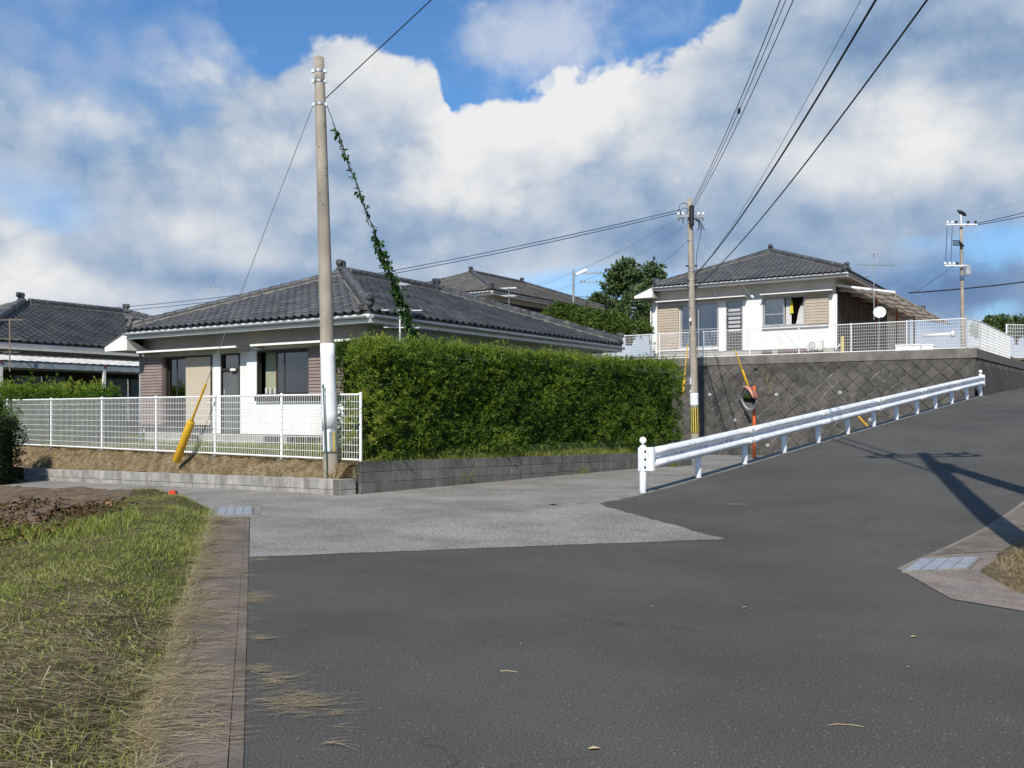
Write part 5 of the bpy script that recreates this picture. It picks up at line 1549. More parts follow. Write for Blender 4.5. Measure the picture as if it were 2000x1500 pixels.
# distant poles
t5 = thing('utility_pole', 'small far pole with crossarms beside the two round trees', 'utility pole', at(1153, 640, 95), 0, 'concrete utility poles')
pole_shaft(t5, Vector((0, 0, -4)), Vector((0, 0, 6.2)), .2, .16, 0)
for z in (5.5, 4.6):
    b = MB(); b.bar((-1.1, -.3, z), (1.1, -.3, z), .12, .12); ca = b.build('crossarm', MATS['steel'], t5)
    for x in (-1, -.6, .6, 1): insulator(ca, Vector((x, -.3, z + .05)), (0, 0, 1), 'cable_grey', 1.3)
t6 = thing('utility_pole', 'tiny far pole rising behind the hip of the near roof', 'utility pole', at(415, 640, 90), 0, 'concrete utility poles')
pole_shaft(t6, Vector((0, 0, -2)), Vector((0, 0, 4.35)), .2, .17, 0)
b = MB(); b.bar((-.2, -.3, 3.7), (.9, -.3, 3.7), .12, .12); ca = b.build('crossarm', MATS['steel'], t6)
for x in (-.1, .4, .8): insulator(ca, Vector((x, -.3, 3.76)), (0, 0, 1), 'cable_grey', 1.2)
# street lamp
lp = at(1120, 640, 50)
t7 = thing('street_lamp', 'slim grey street lamp with white head above the terrace shrubs', 'street lamp', lp)
b = MB(); b.tube([(0, 0, -1.2), (0, 0, 3.1)], [.075, .06], 10); b.build('post', MATS['steel'], t7)
b = MB(); b.tube([(0, 0, 2.75), (.15, -.05, 2.85)], .04, 8); b.build('arm', MATS['steel'], t7)
b = MB(); b.obox((.42, -.05, 2.98), (.29, 0, .13), (0, .09, 0), (-.03, 0, .06)); b.build('lamp_head', MATS['white_paint'], t7)

# aerials
def aerial(label, foot, hgt, booms, m_='white_paint', mast_m='rust'):
    """mast with one or more yagi booms: (z, length, angle, elements, element length)"""
    t = thing('antenna', label, 'antenna', foot, 0, 'television aerials')
    b = MB(); b.tube([(0, 0, 0), (0, 0, hgt)], .018, 8); b.build('mast', MATS[mast_m], t)
    for z, L, ang_, n, el_ in booms:
        d = Vector((math.cos(ang_), math.sin(ang_), 0)); e = Vector((-d.y, d.x, 0))
        b = MB(); b.tube([Vector((0, 0, z)) - d * L * .45, Vector((0, 0, z)) + d * L * .55], .012, 6); bo = b.build('boom', MATS[m_], t)
        for k in range(n):
            c = Vector((0, 0, z + .012)) + d * (L * (-.42 + .94 * k / (n - 1)))
            w_ = el_ * (1 - .25 * k / n)
            b = MB(); b.tube([c - e * w_ / 2, c + e * w_ / 2], .007, 5); b.build('element', MATS[m_], bo)
    return t
f1 = h1.world((h1.xw1 + .25, 2.3, 0)); y_ = f1.y
yb = 19.6
A1 = at(781, 668, yb)
aerial('rusty-masted television aerial behind the hedge at the near house corner', A1, (at(781, 548, yb) - A1).z, [((at(0, 640, yb) - A1).z, .75, .2, 4, .35), ((at(0, 606, yb) - A1).z, .85, .1, 5, .5), ((at(0, 556, yb) - A1).z, .3, .9, 4, .4)], 'white_paint', 'white_board')
yb = 39.5
A2 = at(1707, 625, yb)
aerial('television aerial on a mast above the satellite dish', A2, (at(1707, 490, yb) - A2).z, [((at(0, 518, yb) - A2).z, 1.6, .15, 5, .6), ((at(0, 496, yb) - A2).z, .5, 1.2, 5, .45)], 'steel', 'steel')
yb = 42
A3 = at(994, 605, yb)
aerial('small pale aerial standing behind the near roof slope', A3, (at(994, 559, yb) - A3).z, [((at(0, 563, yb) - A3).z, .35, 1.2, 5, .8), ((at(0, 578, yb) - A3).z, .5, 1.2, 4, .7)], 'white_paint', 'steel')
yb = 25.5
A4 = at(19, 725, yb)
aerial('weathered aerial in front of the leftmost roof', A4, (at(19, 622, yb) - A4).z, [((at(0, 625, yb) - A4).z, .7, -.1, 4, .3), ((at(0, 662, yb) - A4).z, .5, .35, 4, .4), ((at(0, 688, yb) - A4).z, .4, .2, 4, .4)], 'poly_tan', 'poly_tan')

# traffic mirror
MP = Vector((8.55, 32.9, -.25))
tm_ = thing('traffic_mirror', 'round orange-backed traffic mirror on an orange post before the retaining wall', 'traffic mirror', MP)
Hm = at(1473, 755, 32.9).z - MP.z
b = MB(); b.tube([(0, 0, -.2), (0, 0, Hm)], .055, 14); b.lathe((0, 0, Hm), (0, 0, 1), [(0, .057), (.02, .05), (.03, .02)], 14); b.build('post', MATS['orange_paint'], tm_, True)
fd = Vector((-.90, -.42, -.16)).normalized()
mc = at(1464.5, 778, 32.75) - MP
b = MB(); b.lathe(mc, fd, [(-.12, .08), (-.08, .30), (-.02, .41), (.01, .405), (.01, .39)], 32); mh = b.build('housing', MATS['orange_paint'], tm_, True)
b = MB(); b.lathe(mc, fd, [(.0, .41), (.035, .418), (.045, .412), (.045, .395), (.01, .393)], 32); b.build('rim', MATS['gutter_grey'], mh, True)
ms_ = bpy.data.materials.new('mirror_glass'); ms_.use_nodes = True
bb = ms_.node_tree.nodes['Principled BSDF']; bb.inputs['Base Color'].default_value = (.55, .56, .56, 1); bb.inputs['Metallic'].default_value = 1; bb.inputs['Roughness'].default_value = .06
b = MB(); b.lathe(mc, fd, [(.012, .40), (.035, .33), (.055, .22), (.064, .11), (.067, .004)], 32); b.build('mirror_face', ms_, mh, True)
b = MB(); sdv = fd.cross(Vector((0, 0, 1))).normalized(); upm = sdv.cross(fd)
n = 15
for off, rr in ((.03, .44), (.26, .45)):
    for k in range(n):
        a = math.radians(62 + 118 * k / (n - 1)); b.v.append(tuple(mc + fd * off * (1 if 0 < k < n - 1 else .5) + (sdv * math.cos(a) + upm * math.sin(a)) * rr))
b.f += [(k, k + 1, n + k + 1, n + k) for k in range(n - 1)]
mat('visor_pink', (0.62, 0.25, 0.17, 1), 0.5, 0.15, 5)
vo = b.build('visor', MATS['visor_pink'], tm_, True)
md = vo.modifiers.new('solid', 'SOLIDIFY'); md.thickness = .01
b = MB(); b.bar(mc - fd * .1, Vector((0, 0, mc.z)), .06, .05); b.build('bracket', MATS['orange_paint'], tm_)

# dish, air conditioner and things in the upper garden
dp = at(1718, 610, 38.9)
td = thing('satellite_dish', 'round white satellite dish behind the upper fence', 'satellite dish', dp)
ax = Vector((-.30, -1, .28)).normalized()
b = MB(); b.lathe((0, 0, 0), ax, [(-.06, .02), (-.055, .10), (-.03, .18), (.015, .245), (.02, .25), (.012, .24), (-.025, .175), (-.045, .1), (-.05, .01)], 28); b.build('reflector', MATS['white_paint'], td, True)
b = MB(); b.tube([-ax * .06, -ax * .12 + Vector((0, 0, -.1)), Vector((0.02, .2, -2.3))], .024, 8); b.build('mast', MATS['steel'], td)
lw = ax * .32 + Vector((.05, 0, -.12))
b = MB(); b.tube([Vector((.02, 0, -.24)), lw], .012, 6); b.lathe(lw, -ax, [(-.03, .03), (.05, .03), (.06, .02)], 10); b.build('feed_arm', MATS['steel'], td)
xa, z0_ = h2.fr(*q3(1010, 556)); xb, z1_ = h2.fr(*q3(1088, 506))
acp = h2.world(((xa + xb) / 2, h2.yw - .32, z0_))
ta = thing('air_conditioner', 'white outdoor air conditioner unit under the upper house window', 'air conditioner', acp, -h2.ang)
wd, hh = (xb - xa) * .95, z1_ - z0_
b = MB(); b.box(-wd / 2, wd / 2, -.15, .15, 0.03, hh); cs = b.build('case', MATS['poly_sheet'], ta)
cs.modifiers.new('bev', 'BEVEL').width = .02
b = MB(); cx = -wd * .12; b.lathe((cx, -.152, hh * .52), (0, -1, 0), [(0, hh * .36), (.02, hh * .36), (.022, hh * .33), (.002, hh * .33)], 28); fg = b.build('fan_grille', MATS['white_paint'], ta)
b = MB(); b.lathe((cx, -.1515, hh * .52), (0, -1, 0), [(0, hh * .325), (.003, hh * .325)], 24); b.build('fan_recess', MATS['door_grey'], fg)
for k in range(1, 5):
    b = MB(); r_ = hh * .33 * k / 5
    b.lathe((cx, -.158, hh * .52), (0, -1, 0), [(0, r_), (.006, r_), (.006, r_ - .012), (0, r_ - .012)], 22); b.build('guard_ring', MATS['white_paint'], fg)
for x in (-wd * .35, wd * .35):
    b = MB(); b.box(x - .05, x + .05, -.17, .17, -.03, .029); b.build('foot', MATS['steel'], ta)
b = MB(); b.tube([(wd / 2, 0, hh * .3), (wd / 2 + .2, 0, hh * .2), (wd / 2 + .55, .1, .1), (wd / 2 + .8, .2, .35)], .03, 8); b.build('hose', MATS['poly_sheet'], ta, True)
yl = h2.world((0, 0, 0))
xm_, zt_ = h2.fr(1546, 588, h2.yw + .1); _, zb2 = h2.fr(1546, 612, h2.yw + .1)
b = MB(); p_ = [h2.world(q) for q in ((xm_ - .04, h2.yw + .095, zt_), (xm_ + .04, h2.yw + .095, zt_), (xm_ + .09, h2.yw + .085, zb2), (xm_ - .08, h2.yw + .085, zb2))]
b.prism(p_, tuple(h2.v * .012)); tag(b.build('towel', MATS['cloth_yellow']), 'yellow cloth hanging in the open window of the upper house', 'cloth')
for px, py, w_, lab in ((1774, 677, .9, 'left of the two long white planter boxes behind the upper fence'), (1808, 676, .55, 'right of the two long white planter boxes behind the upper fence')):
    p = at(px, py + 2, 36.6); t = thing('planter_box', lab, 'planter', (p.x, p.y, 3.86), -h2.ang, 'white planter boxes')
    b = MB(); b.prism([(-w_ / 2, -.12, 0), (w_ / 2, -.12, 0), (w_ / 2, .12, 0), (-w_ / 2, .12, 0)], (0, 0, .22)); b.build('trough', MATS['white_board'], t)
    b = MB(); b.box(-w_ / 2 - .02, w_ / 2 + .02, -.14, -.115, .2, .25); b.box(-w_ / 2 - .02, w_ / 2 + .02, .115, .14, .2, .25); b.build('rim', MATS['white_paint'], t)
    b = MB(); b.box(-w_ / 2 + .01, w_ / 2 - .01, -.11, .11, .2, .225); b.build('soil_fill', MATS['soil'], t)
p = at(1862, 652, 40.5)
t = thing('rolled_screen', 'white rolled screen with round end lying under the lean-to roof', 'roll', p, -h2.ang)
b = MB(); b.tube([(-1.3, .2, -.02), (0, 0, 0)], .06, 14); b.build('roll', MATS['white_board'], t, True)
b = MB(); b.lathe((0, 0, 0), (1, -.15, 0), [(-.06, .14), (.04, .14), (.05, .05)], 18); b.build('end_cap', MATS['white_paint'], t, True)
p = at(1645, 680, 38.5)
b = MB(); b.box(p.x - .05, p.x + .05, p.y - .05, p.y + .05, 3.9, at(1645, 657, 38.5).z); tag(b.build('garden_post', MATS['stripe_yellow']), 'short pale yellow post behind the upper fence near the white downpipe', 'post')
# red marker at the field's far end
p = at(337, 962, 14.75)
t = thing('marker_block', 'small red plastic marker block lying at the end of the grassy bank', 'marker', p)
b = MB(); b.prism([(-.055, -.03, -.04), (.055, -.03, -.04), (.05, -.03, .028), (.0, -.03, .034), (-.05, -.03, .026)], (0, .08, 0)); b.build('block_body', MATS['red_plastic'], t)
b = MB(); b.box(.056, .07, -.025, .045, -.04, .02); b.build('dark_end', MATS['black_plastic'], t)
# ------------------------------------------------------------------ hedges, trees, vine
def foliage_shell(name, m_, parent, P, N, n_leaf, L, W, spread=.9, jitter=.06, rbase=None):
    """clusters of narrow leaves at points P with outward normals N"""
    k = len(P)
    ax = unit(N + rng.normal(0, .45, P.shape) + np.array([0, 0, .35]))
    c = P + rng.normal(0, jitter, P.shape) + N * rng.normal(-.02, jitter, (k, 1))
    c = np.repeat(c, n_leaf, 0); a = np.repeat(ax, n_leaf, 0)
    d = a + rng.normal(0, spread, a.shape)
    base = c + rng.normal(0, .02, c.shape) + a * rng.uniform(-.04, .05, (len(c), 1))
    r = np.repeat(rng.uniform(0, 1, k) * .55 + .1 if rbase is None else rbase, n_leaf) + rng.normal(0, .12, len(c))
    return leaves(name, m_, base, d, L * rng.uniform(.7, 1.3, len(c)), W * rng.uniform(.8, 1.25, len(c)), r, parent)

def lump(X, Y, Z, k=1.0):
    return (np.sin(X * 2.3 * k + 1.7 * np.sin(Z * 1.9 * k)) + np.sin(Y * 2.9 * k + 1.1 + 1.3 * np.sin(X * 1.7 * k)) + np.sin(Z * 3.7 * k + X * 1.3 * k) + .7 * np.sin(X * 6.1 * k - Z * 5.3 * k) + .7 * np.sin(Y * 7.3 * k + Z * 4.1 * k)) / 4.4

def hedge(label, O, du, dv, Lu, Lv, z0, z1, dens, m_='hedge_leaf', leaf=(.075, .019), nl=8, group='clipped hedges', bulge=.12, ragged=.12, name='hedge', cat='hedge', faces=('front', 'left', 'right', 'top', 'back'), yellow_left=False, core=True):
    """box hedge: O corner on the ground, du along, dv into depth (unit 2-vectors)"""
    t = thing(name, label, cat, (O.x, O.y, 0), 0, group)
    H = z1 - z0
    P, N = [], []
    def add(n, fn, nrm_):
        u, v = rng.uniform(0, 1, n), rng.uniform(0, 1, n)
        q = fn(u, v); P.append(q); N.append(np.tile(nrm_, (n, 1)))
    U = np.array([du.x, du.y, 0]); V_ = np.array([dv.x, dv.y, 0]); Z = np.array([0, 0, 1.0])
    g_ = lambda a, b, c: a[:, None] * U + b[:, None] * V_ + c[:, None] * Z
    if 'front' in faces: add(int(Lu * H * dens), lambda u, v: g_(u * Lu, 0 * u, z0 + v * H), -V_)
    if 'back' in faces: add(int(Lu * H * dens * .3), lambda u, v: g_(u * Lu, 0 * u + Lv, z0 + v * H), V_)
    if 'left' in faces: add(int(Lv * H * dens), lambda u, v: g_(0 * u, u * Lv, z0 + v * H), -U)
    if 'right' in faces: add(int(Lv * H * dens), lambda u, v: g_(0 * u + Lu, u * Lv, z0 + v * H), U)
    if 'top' in faces: add(int(Lu * Lv * dens), lambda u, v: g_(u * Lu, v * Lv, 0 * u + z1), Z)
    P = np.concatenate(P); N = np.concatenate(N)
    wx, wy = P[:, 0] + O.x, P[:, 1] + O.y
    lm = lump(wx, wy, P[:, 2])
    P = P + N * (bulge * lm)[:, None]
    keep = rng.uniform(0, 1, len(P)) < 0.62 + .5 * lump(wx * 1.7 + 3, wy * 1.7, P[:, 2] * 1.7)
    P, N, lm = P[keep], N[keep], lm[keep]
    rb = np.clip(rng.uniform(.05, .68, len(P)) + .14 * lm, 0, 1)
    if yellow_left:
        al = P @ U; rb = rb + .30 * np.clip(1 - al / 1.1, 0, 1)
    tag(foliage_shell('foliage', MATS[m_], t, P, N, nl, leaf[0], leaf[1], .8, .05, rb), kind='stuff')
    # young shoots on top
    n = int(Lu * Lv * dens * .16)
    u, v = rng.uniform(0, 1, n), rng.uniform(0, 1, n) ** 1.6
    hts = np.abs(rng.normal(0, ragged, n)) * (.6 + .8 * np.clip(lump(u * Lu * 2, v, u * 0 + 1.3), 0, 1))
    Pp, Nn, Rr = [], [], []
    for k in range(4):
        q = g_(u * Lu, v * Lv, z1 + hts * (.25 + .25 * k) + .03) + rng.normal(0, .02, (n, 3)); Pp.append(q); Nn.append(np.tile(Z, (n, 1))); Rr.append(rng.uniform(.45, .95, n))
    tag(foliage_shell('shoots', MATS[m_], t, np.concatenate(Pp), np.concatenate(Nn), 5, leaf[0] * .9, leaf[1], .55, .015, np.concatenate(Rr)), kind='stuff')
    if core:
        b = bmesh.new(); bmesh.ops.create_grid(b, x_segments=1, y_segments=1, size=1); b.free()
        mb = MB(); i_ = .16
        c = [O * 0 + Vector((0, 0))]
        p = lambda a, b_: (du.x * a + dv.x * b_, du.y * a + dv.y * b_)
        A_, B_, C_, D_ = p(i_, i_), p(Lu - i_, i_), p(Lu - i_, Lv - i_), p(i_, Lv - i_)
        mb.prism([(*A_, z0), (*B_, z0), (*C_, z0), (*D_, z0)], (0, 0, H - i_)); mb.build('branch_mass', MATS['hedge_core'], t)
    n = max(3, int(Lu / .6))
    for k in range(n):
        q = du * (Lu * (k + .5) / n + random.uniform(-.1, .1)) + dv * (Lv * .5)
        b = MB(); b.tube([(q.x, q.y, z0 - .35), (q.x + random.uniform(-.05, .05), q.y, z0 + .4)], .03, 6); b.build('stem', MATS['bark'], t)
    return t
O = wpt(-0.06, 0.72)
hedge('large dark-green clipped hedge on the block wall hiding the house side', Vector((O.x, O.y)), WD, WL, 11.75, .95, .62, 2.68, 340, yellow_left=True, nl=9, bulge=.19)
O = Vector((-26, 33.0)); e_ = at(282, 770, 26.5)
hu = Vector((.836, -.549)); hv_ = Vector((.549, .836))
O = Vector((-19.2, 27.0))
hedge('loose green hedge in front of the leftmost house', O, Vector((.93, -.36)), Vector((.36, .93)), 9.3, .9, .6, 1.98, 260, 'hedge_leaf', (.085, .026), 7, ragged=.22)
hedge('dark clipped hedge block at the far end of the low block wall', Vector((-15.6, 21.3)), Vector((1, .0)), Vector((0, 1)), 3.85, 1.1, -.5, 1.18, 520, 'shaded_hedge_leaf', (.07, .02), 7, ragged=.01, bulge=.03)
def shrub(label, c, rx, ry, rz, n, m_='shrub_leaf', L=.16, W=.06, group='terrace shrubs', name='shrub', cat='shrub'):
    t = thing(name, label, cat, c, 0, group)
    D_ = unit(rng.normal(size=(n, 3))); D_[:, 2] = np.abs(D_[:, 2]) * 1.0 - .15
    r_ = 1 + .22 * lump(D_[:, 0] * 2 + c[0], D_[:, 1] * 2, D_[:, 2] * 2 + c[1])
    P = D_ * r_[:, None] * np.array([rx, ry, rz]) * (rng.uniform(.55, 1, n) ** .4)[:, None]
    tag(foliage_shell('foliage', MATS[m_], t, P, D_, 7, L, W, .9, .08), kind='stuff')
    for k in range(4):
        b = MB(); a = k * 1.6; b.tube([(0, 0, -.6), (math.cos(a) * rx * .3, math.sin(a) * ry * .3, rz * .3), (math.cos(a) * rx * .6, math.sin(a) * ry * .6, rz * .7)], [.05, .035, .015], 6); b.build('stem', MATS['bark'], t)
    return t
for px, py, Y, rx, rz, lab in ((1098, 628, 47, 1.1, 1.0, 'leftmost green shrub above the roof end, by the lamp post'), (1150, 635, 46, 1.0, .95, 'middle bushy shrub right of the lamp post'), (1188, 640, 45, 1.0, .85, 'yellow-green shrub left of the upper house'), (1232, 650, 44.5, 1.0, .55, 'low shrub at the upper fence near the house corner')):
    shrub(lab, at(px, py, Y), rx, .9, rz, 420)
shrub('dark bush under the eave at the left of the upper house', at(1262, 625, 50), 1.6, 1.2, 2.2, 600, 'tree_leaf', .2, .09)

def tree(label, base, hgt, blobs, n, m_='tree_leaf', group='background trees', L=.26, W=.13, tr=.14):
    """trunk, limbs to each clump, and leaves gathered in clumps"""
    t = thing('tree', label, 'tree', base, 0, group)
    top_ = max(bz for _, _, bz, *_r in blobs)
    b = MB(); b.tube([(0, 0, -.6), (.05, 0, hgt * .3), (-.04, .03, hgt * .55), (.0, 0, hgt * .8)], [tr, tr * .8, tr * .6, tr * .3], 9); tk = b.build('trunk', MATS['bark'], t, True)
    for bx, by, bz, br in blobs:
        b = MB(); s_ = Vector((0, 0, min(hgt * .5, bz * .55))); e = Vector((bx, by, bz)); b.tube([s_, s_.lerp(e, .5) + Vector((0, 0, -.2)), e], [tr * .5, tr * .3, tr * .1], 6); b.build('limb', MATS['bark'], tk, True)
    PP, NN, RR = [], [], []
    tot = sum(br ** 2 for *_r, br in blobs)
    for bx, by, bz, br in blobs:
        k = int(n * br ** 2 / tot)
        D_ = unit(rng.normal(size=(k, 3)))
        rr = br * (1 + .25 * lump(D_[:, 0] * 3 + bx, D_[:, 1] * 3 + by, D_[:, 2] * 3 + bz)) * rng.uniform(.35, 1, k) ** .5
        PP.append(np.array([bx, by, bz]) + D_ * rr[:, None] * np.array([1, 1, .8])); NN.append(D_); RR.append(rng.uniform(.1, .6, k) + .12 * D_[:, 2])
    tag(foliage_shell('crown', MATS[m_], t, np.concatenate(PP), np.concatenate(NN), 6, L, W, .9, .12, np.concatenate(RR)), kind='stuff')
    return t
def px_blobs(base, Y, specs):
    out = []
    for px, py, rpx, dy in specs:
        p = at(px, py, Y + dy) - base; out.append((p.x, p.y, p.z, rpx / FOC * Y))
    return out
Yt = 56; B_ = at(1226, 655, Yt)
tree('taller round-crowned tree between the brown roof and the upper house', B_, 3.8, px_blobs(B_, Yt, [(1222, 524, 17, 0), (1203, 545, 17, .5), (1239, 540, 15, -.4), (1217, 560, 17, .4), (1194, 566, 10, 0), (1240, 566, 11, 0), (1228, 582, 10, .5)]), 800)
Yt = 58; B_ = at(1272, 655, Yt)
tree('darker tree close against the left eave of the upper house', B_, 3.8, px_blobs(B_, Yt, [(1271, 528, 13, 0), (1287, 540, 10, .4), (1263, 552, 11, 0), (1280, 588, 17, 0), (1258, 612, 15, .3), (1288, 628, 14, 0)]), 620)
Yt = 60; B_ = at(1172, 640, Yt)
tree('small round tree left of the pair, beside the far pole', B_, 1.6, px_blobs(B_, Yt, [(1168, 586, 12, 0), (1180, 590, 10, 0), (1160, 596, 9, 0), (1200, 600, 12, 1), (1186, 612, 14, 1)]), 600)
Yt = 78; B_ = at(1942, 650, Yt)
tree('low leafy tree behind the upper side fence', B_, 1.5, px_blobs(B_, Yt, [(1942, 632, 14, 0), (1955, 628, 10, 0), (1930, 640, 16, 0), (1962, 640, 14, 0), (1915, 645, 14, 0)]), 600, L=.35, W=.16)
Yt = 84; B_ = at(1985, 660, Yt)
tree('broad flat-topped tree at the right edge beyond the fence', B_, 1.5, px_blobs(B_, Yt, [(1978, 628, 8, 0), (1990, 626, 8, 0), (2002, 629, 8, 0), (1985, 645, 14, 0), (2010, 645, 18, 0)]), 450, L=.3, W=.14)

# vine climbing the guy wire
vn = thing('vine', 'leafy green vine climbing the guy wire above the hedge', 'vine', ancv)
dv_ = topv - ancv
pts_ = []
for k in range(60):
    u = k / 59 * .95
    a = k * .9; pts_.append(dv_ * u + Vector((math.cos(a) * .02, math.sin(a) * .02, 0)))
b = MB(); b.tube(pts_, .007, 5); b.build('stem', MATS['bark'], vn, True)
lm_ = MB()
lm_.add([(0, 0, 0), (-.30, .28, .07), (-.24, .62, .04), (0, 1, -.12), (.24, .62, .04), (.30, .28, .07), (0, .35, 0), (0, .7, -.03)], [(0, 6, 1), (1, 6, 7, 2), (2, 7, 3), (3, 7, 4), (4, 7, 6, 5), (5, 6, 0)])
def set_rnd(me, v):
    a = me.attributes.new('rnd', 'FLOAT', 'POINT'); a.data.foreach_set('value', np.full(len(me.vertices), v, dtype=np.float32))
vm = []
for v in (.25, .45, .65):
    me = lm_.mesh('leaf'); me.materials.append(MATS['vine_leaf']); set_rnd(me, v); vm.append(me)
u_of = lambda py: 0
def vine_leaf_matrix(u, spread):
    p = dv_ * u + Vector(rng.normal(0, spread, 3))
    yaw = random.uniform(0, 6.28); m4 = Matrix.Translation(p) @ Matrix.Rotation(yaw, 4, 'Z') @ Matrix.Rotation(random.uniform(-1.9, .3), 4, 'X') @ Matrix.Rotation(random.uniform(-.5, .5), 4, 'Y')
    return m4 @ Matrix.Scale(random.uniform(.07, .125), 4)
# u: share of the wire from the ground; the picture shows u about .30 (hedge top) to .84 (first leaves)
for i in range(300):
    if i < 110: u, sp_ = random.uniform(.58, .945), .026
    elif i < 150: u, sp_ = random.uniform(.47, .60), .06
    else: u, sp_ = random.uniform(.22, .50), .06
    o = link('leaf', vm[i % 3], None, vn); o.matrix_basis = vine_leaf_matrix(u, sp_)
VV, FF = [], []
for i in range(800):
    m4 = vine_leaf_matrix(random.uniform(.2, .52) if i < 600 else random.uniform(.5, .66), .05)
    k = len(VV); VV += [tuple(m4 @ Vector(v)) for v in lm_.v]; FF += [tuple(j + k for j in f_) for f_ in lm_.f]
me = bpy.data.meshes.new('leaf_mass'); me.from_pydata(VV, [], FF); set_rnd(me, .4)
tag(link('leaf_mass', me, MATS['vine_leaf'], vn), kind='stuff')

# ------------------------------------------------------------------ grass, straw and litter
def scatter(poly, n):
    xs = [p[0] for p in poly]; ys = [p[1] for p in poly]
    X = rng.uniform(min(xs), max(xs), n); Y = rng.uniform(min(ys), max(ys), n)
    ok = inside(poly, X, Y)
    return X[ok], Y[ok]
vfz = np.vectorize(fz)
fp = [(gutl(2.8), 2.8), (-6.5, 2.8), (-11, 11), (-10.4, 17.9)] + FAR[::-1][1:] + [(gutl(12.9), 12.9)]
def field_points(n):
    X, Y = scatter(fp, n)
    # nearer ground gets more
    k = rng.uniform(0, 1, len(X)) < np.clip((8.0 / np.maximum(Y, 3)) ** 1.1, .35, 1)
    return X[k], Y[k]
def soilness(X, Y):
    return np.clip((-4.75 - 1.2 * np.clip((Y - 11.6) / 1.5, 0, 1) - X + .35 * np.sin(Y * 2.3) + .25 * np.sin(Y * 5.1 + X * 3)) / .5, 0, 1) * np.clip((Y - 8.6 + .5 * np.sin(X * 2.1)) / .8, 0, 1)
gz = lambda X, Y: lump(X * 1.2, Y * 1.2, X * 0 + 2)
edge_ = lambda X, Y: (gutl(Y) - X) * .96
# green turf
X, Y = field_points(520000)
g_ = gz(X, Y); s_ = soilness(X, Y); near = np.clip((6.6 - Y) / 2.2, 0, 1); e_ = edge_(X, Y)
dens = (1 - s_) * np.clip(.80 + .55 * g_ - .48 * near * (1 - np.clip((.8 - e_) / .6, 0, 1)), .18, 1)
k = rng.uniform(0, 1, len(X)) < dens
X, Y, g_, e_ = X[k], Y[k], g_[k], e_[k]
Pn = np.stack([X, Y, vfz(X, Y) - .01], 1)
n = len(X)
tall = .028 + .03 * np.clip(g_ + .3, 0, 1) + .05 * np.clip((.45 - e_) / .4, 0, 1)
tag(blades('grass', MATS['grass_green'], Pn, rng.uniform(0, 6.28, n), tall * rng.uniform(.6, 1.6, n), rng.uniform(.003, .006, n), rng.uniform(.25, .9, n), np.clip(rng.normal(.50, .22, n) + .10 * g_, 0, 1), .5), 'short green grass growing over the bank beside the gutter', 'grass', kind='stuff')
# mown straw lying on it, combed towards the gutter
X, Y = field_points(330000)
s_ = soilness(X, Y); near = np.clip((7.2 - Y) / 2.5, 0, 1); l2 = lump(X * .9 + 5, Y * .9, X * 0)
k = rng.uniform(0, 1, len(X)) < (1 - s_ * .8) * np.clip(.14 + .45 * l2 + .62 * near, .05, 1)
X, Y = X[k], Y[k]; n = len(X)
Pn = np.stack([X, Y, vfz(X, Y) + .012 + rng.uniform(0, .05, n)], 1)
ang_ = -.5 + .75 * lump(X * 1.1 + 9, Y * 1.1, X * 0 + 3) + rng.normal(0, .38, n)
Ln = rng.uniform(.03, .12, n) * (1 + .4 * (Y < 6.5))
tag(blades('dry_grass', MATS['grass_dry'], Pn, ang_, Ln, rng.uniform(.0016, .0034, n), rng.normal(.06, .14, n).clip(-.12, .5), np.clip(rng.normal(.48, .24, n), 0, 1), .35), 'mown dry grass lying in swathes across the bank', 'dry grass', kind='stuff')
# long pale stalks near the camera
X, Y = scatter([(gutl(3), 3), (-5.5, 3), (-7, 7.4), (gutl(7.4) - .2, 7.4)], 600); n = len(X)
Pn = np.stack([X, Y, vfz(X, Y) + rng.uniform(.04, .09, n)], 1)
tag(blades('dry_stalks', MATS['grass_dry'], Pn, rng.normal(-.75, .35, n), rng.uniform(.2, .5, n), rng.uniform(.0028, .005, n), rng.normal(.0, .06, n), np.clip(rng.normal(.66, .15, n), 0, 1), .16), 'long pale dry stalks combed down the near bank', 'dry grass', kind='stuff')
# brown dead leaves at the edge of the dug soil
X, Y = scatter([(-4.6, 8.6), (-7.5, 8.4), (-9.5, 11.6), (-7, 12.2), (-5.0, 12.6), (-4.7, 11)], 11000)
k = rng.uniform(0, 1, len(X)) < np.clip(.35 + .9 * lump(X * 1.6, Y * 1.6, X * 0 + 4) + .3 * np.clip((10.5 - Y) / 1.5, 0, 1), 0, 1)
X, Y = X[k], Y[k]; n = len(X)
Pn = np.stack([X, Y, vfz(X, Y) + rng.uniform(0, .09, n)], 1)
Dn = rng.normal(size=(n, 3)); Dn[:, 2] *= .6
tag(leaves('dead_leaves', MATS['dead_leaf'], Pn, Dn, rng.uniform(.03, .11, n), rng.uniform(.012, .04, n), rng.uniform(0, 1, n), None, .6), 'brown withered leaves heaped at the edge of the dug soil', 'dead leaves', kind='stuff')
# brighter weeds beside it
X, Y = scatter([(-3.7, 8.9), (-5.4, 8.4), (-6.4, 8.0), (-6.2, 9.0), (-5.0, 9.8), (-4.6, 11.4), (-4.2, 10.6)], 9000)
k = rng.uniform(0, 1, len(X)) < np.clip(.25 + 1.1 * lump(X * 1.4 + 1, Y * 1.4, X * 0 + 1), 0, 1)
X, Y = X[k], Y[k]; n = len(X)
Pn = np.stack([X, Y, vfz(X, Y)], 1)
tag(blades('weeds', MATS['grass_green'], Pn, rng.uniform(0, 6.28, n), rng.uniform(.08, .22, n), rng.uniform(.006, .012, n), rng.uniform(.5, .95, n), np.clip(rng.normal(.35, .12, n), 0, 1), .5), 'fresh green weeds along the edge of the dug soil', 'weeds', kind='stuff')
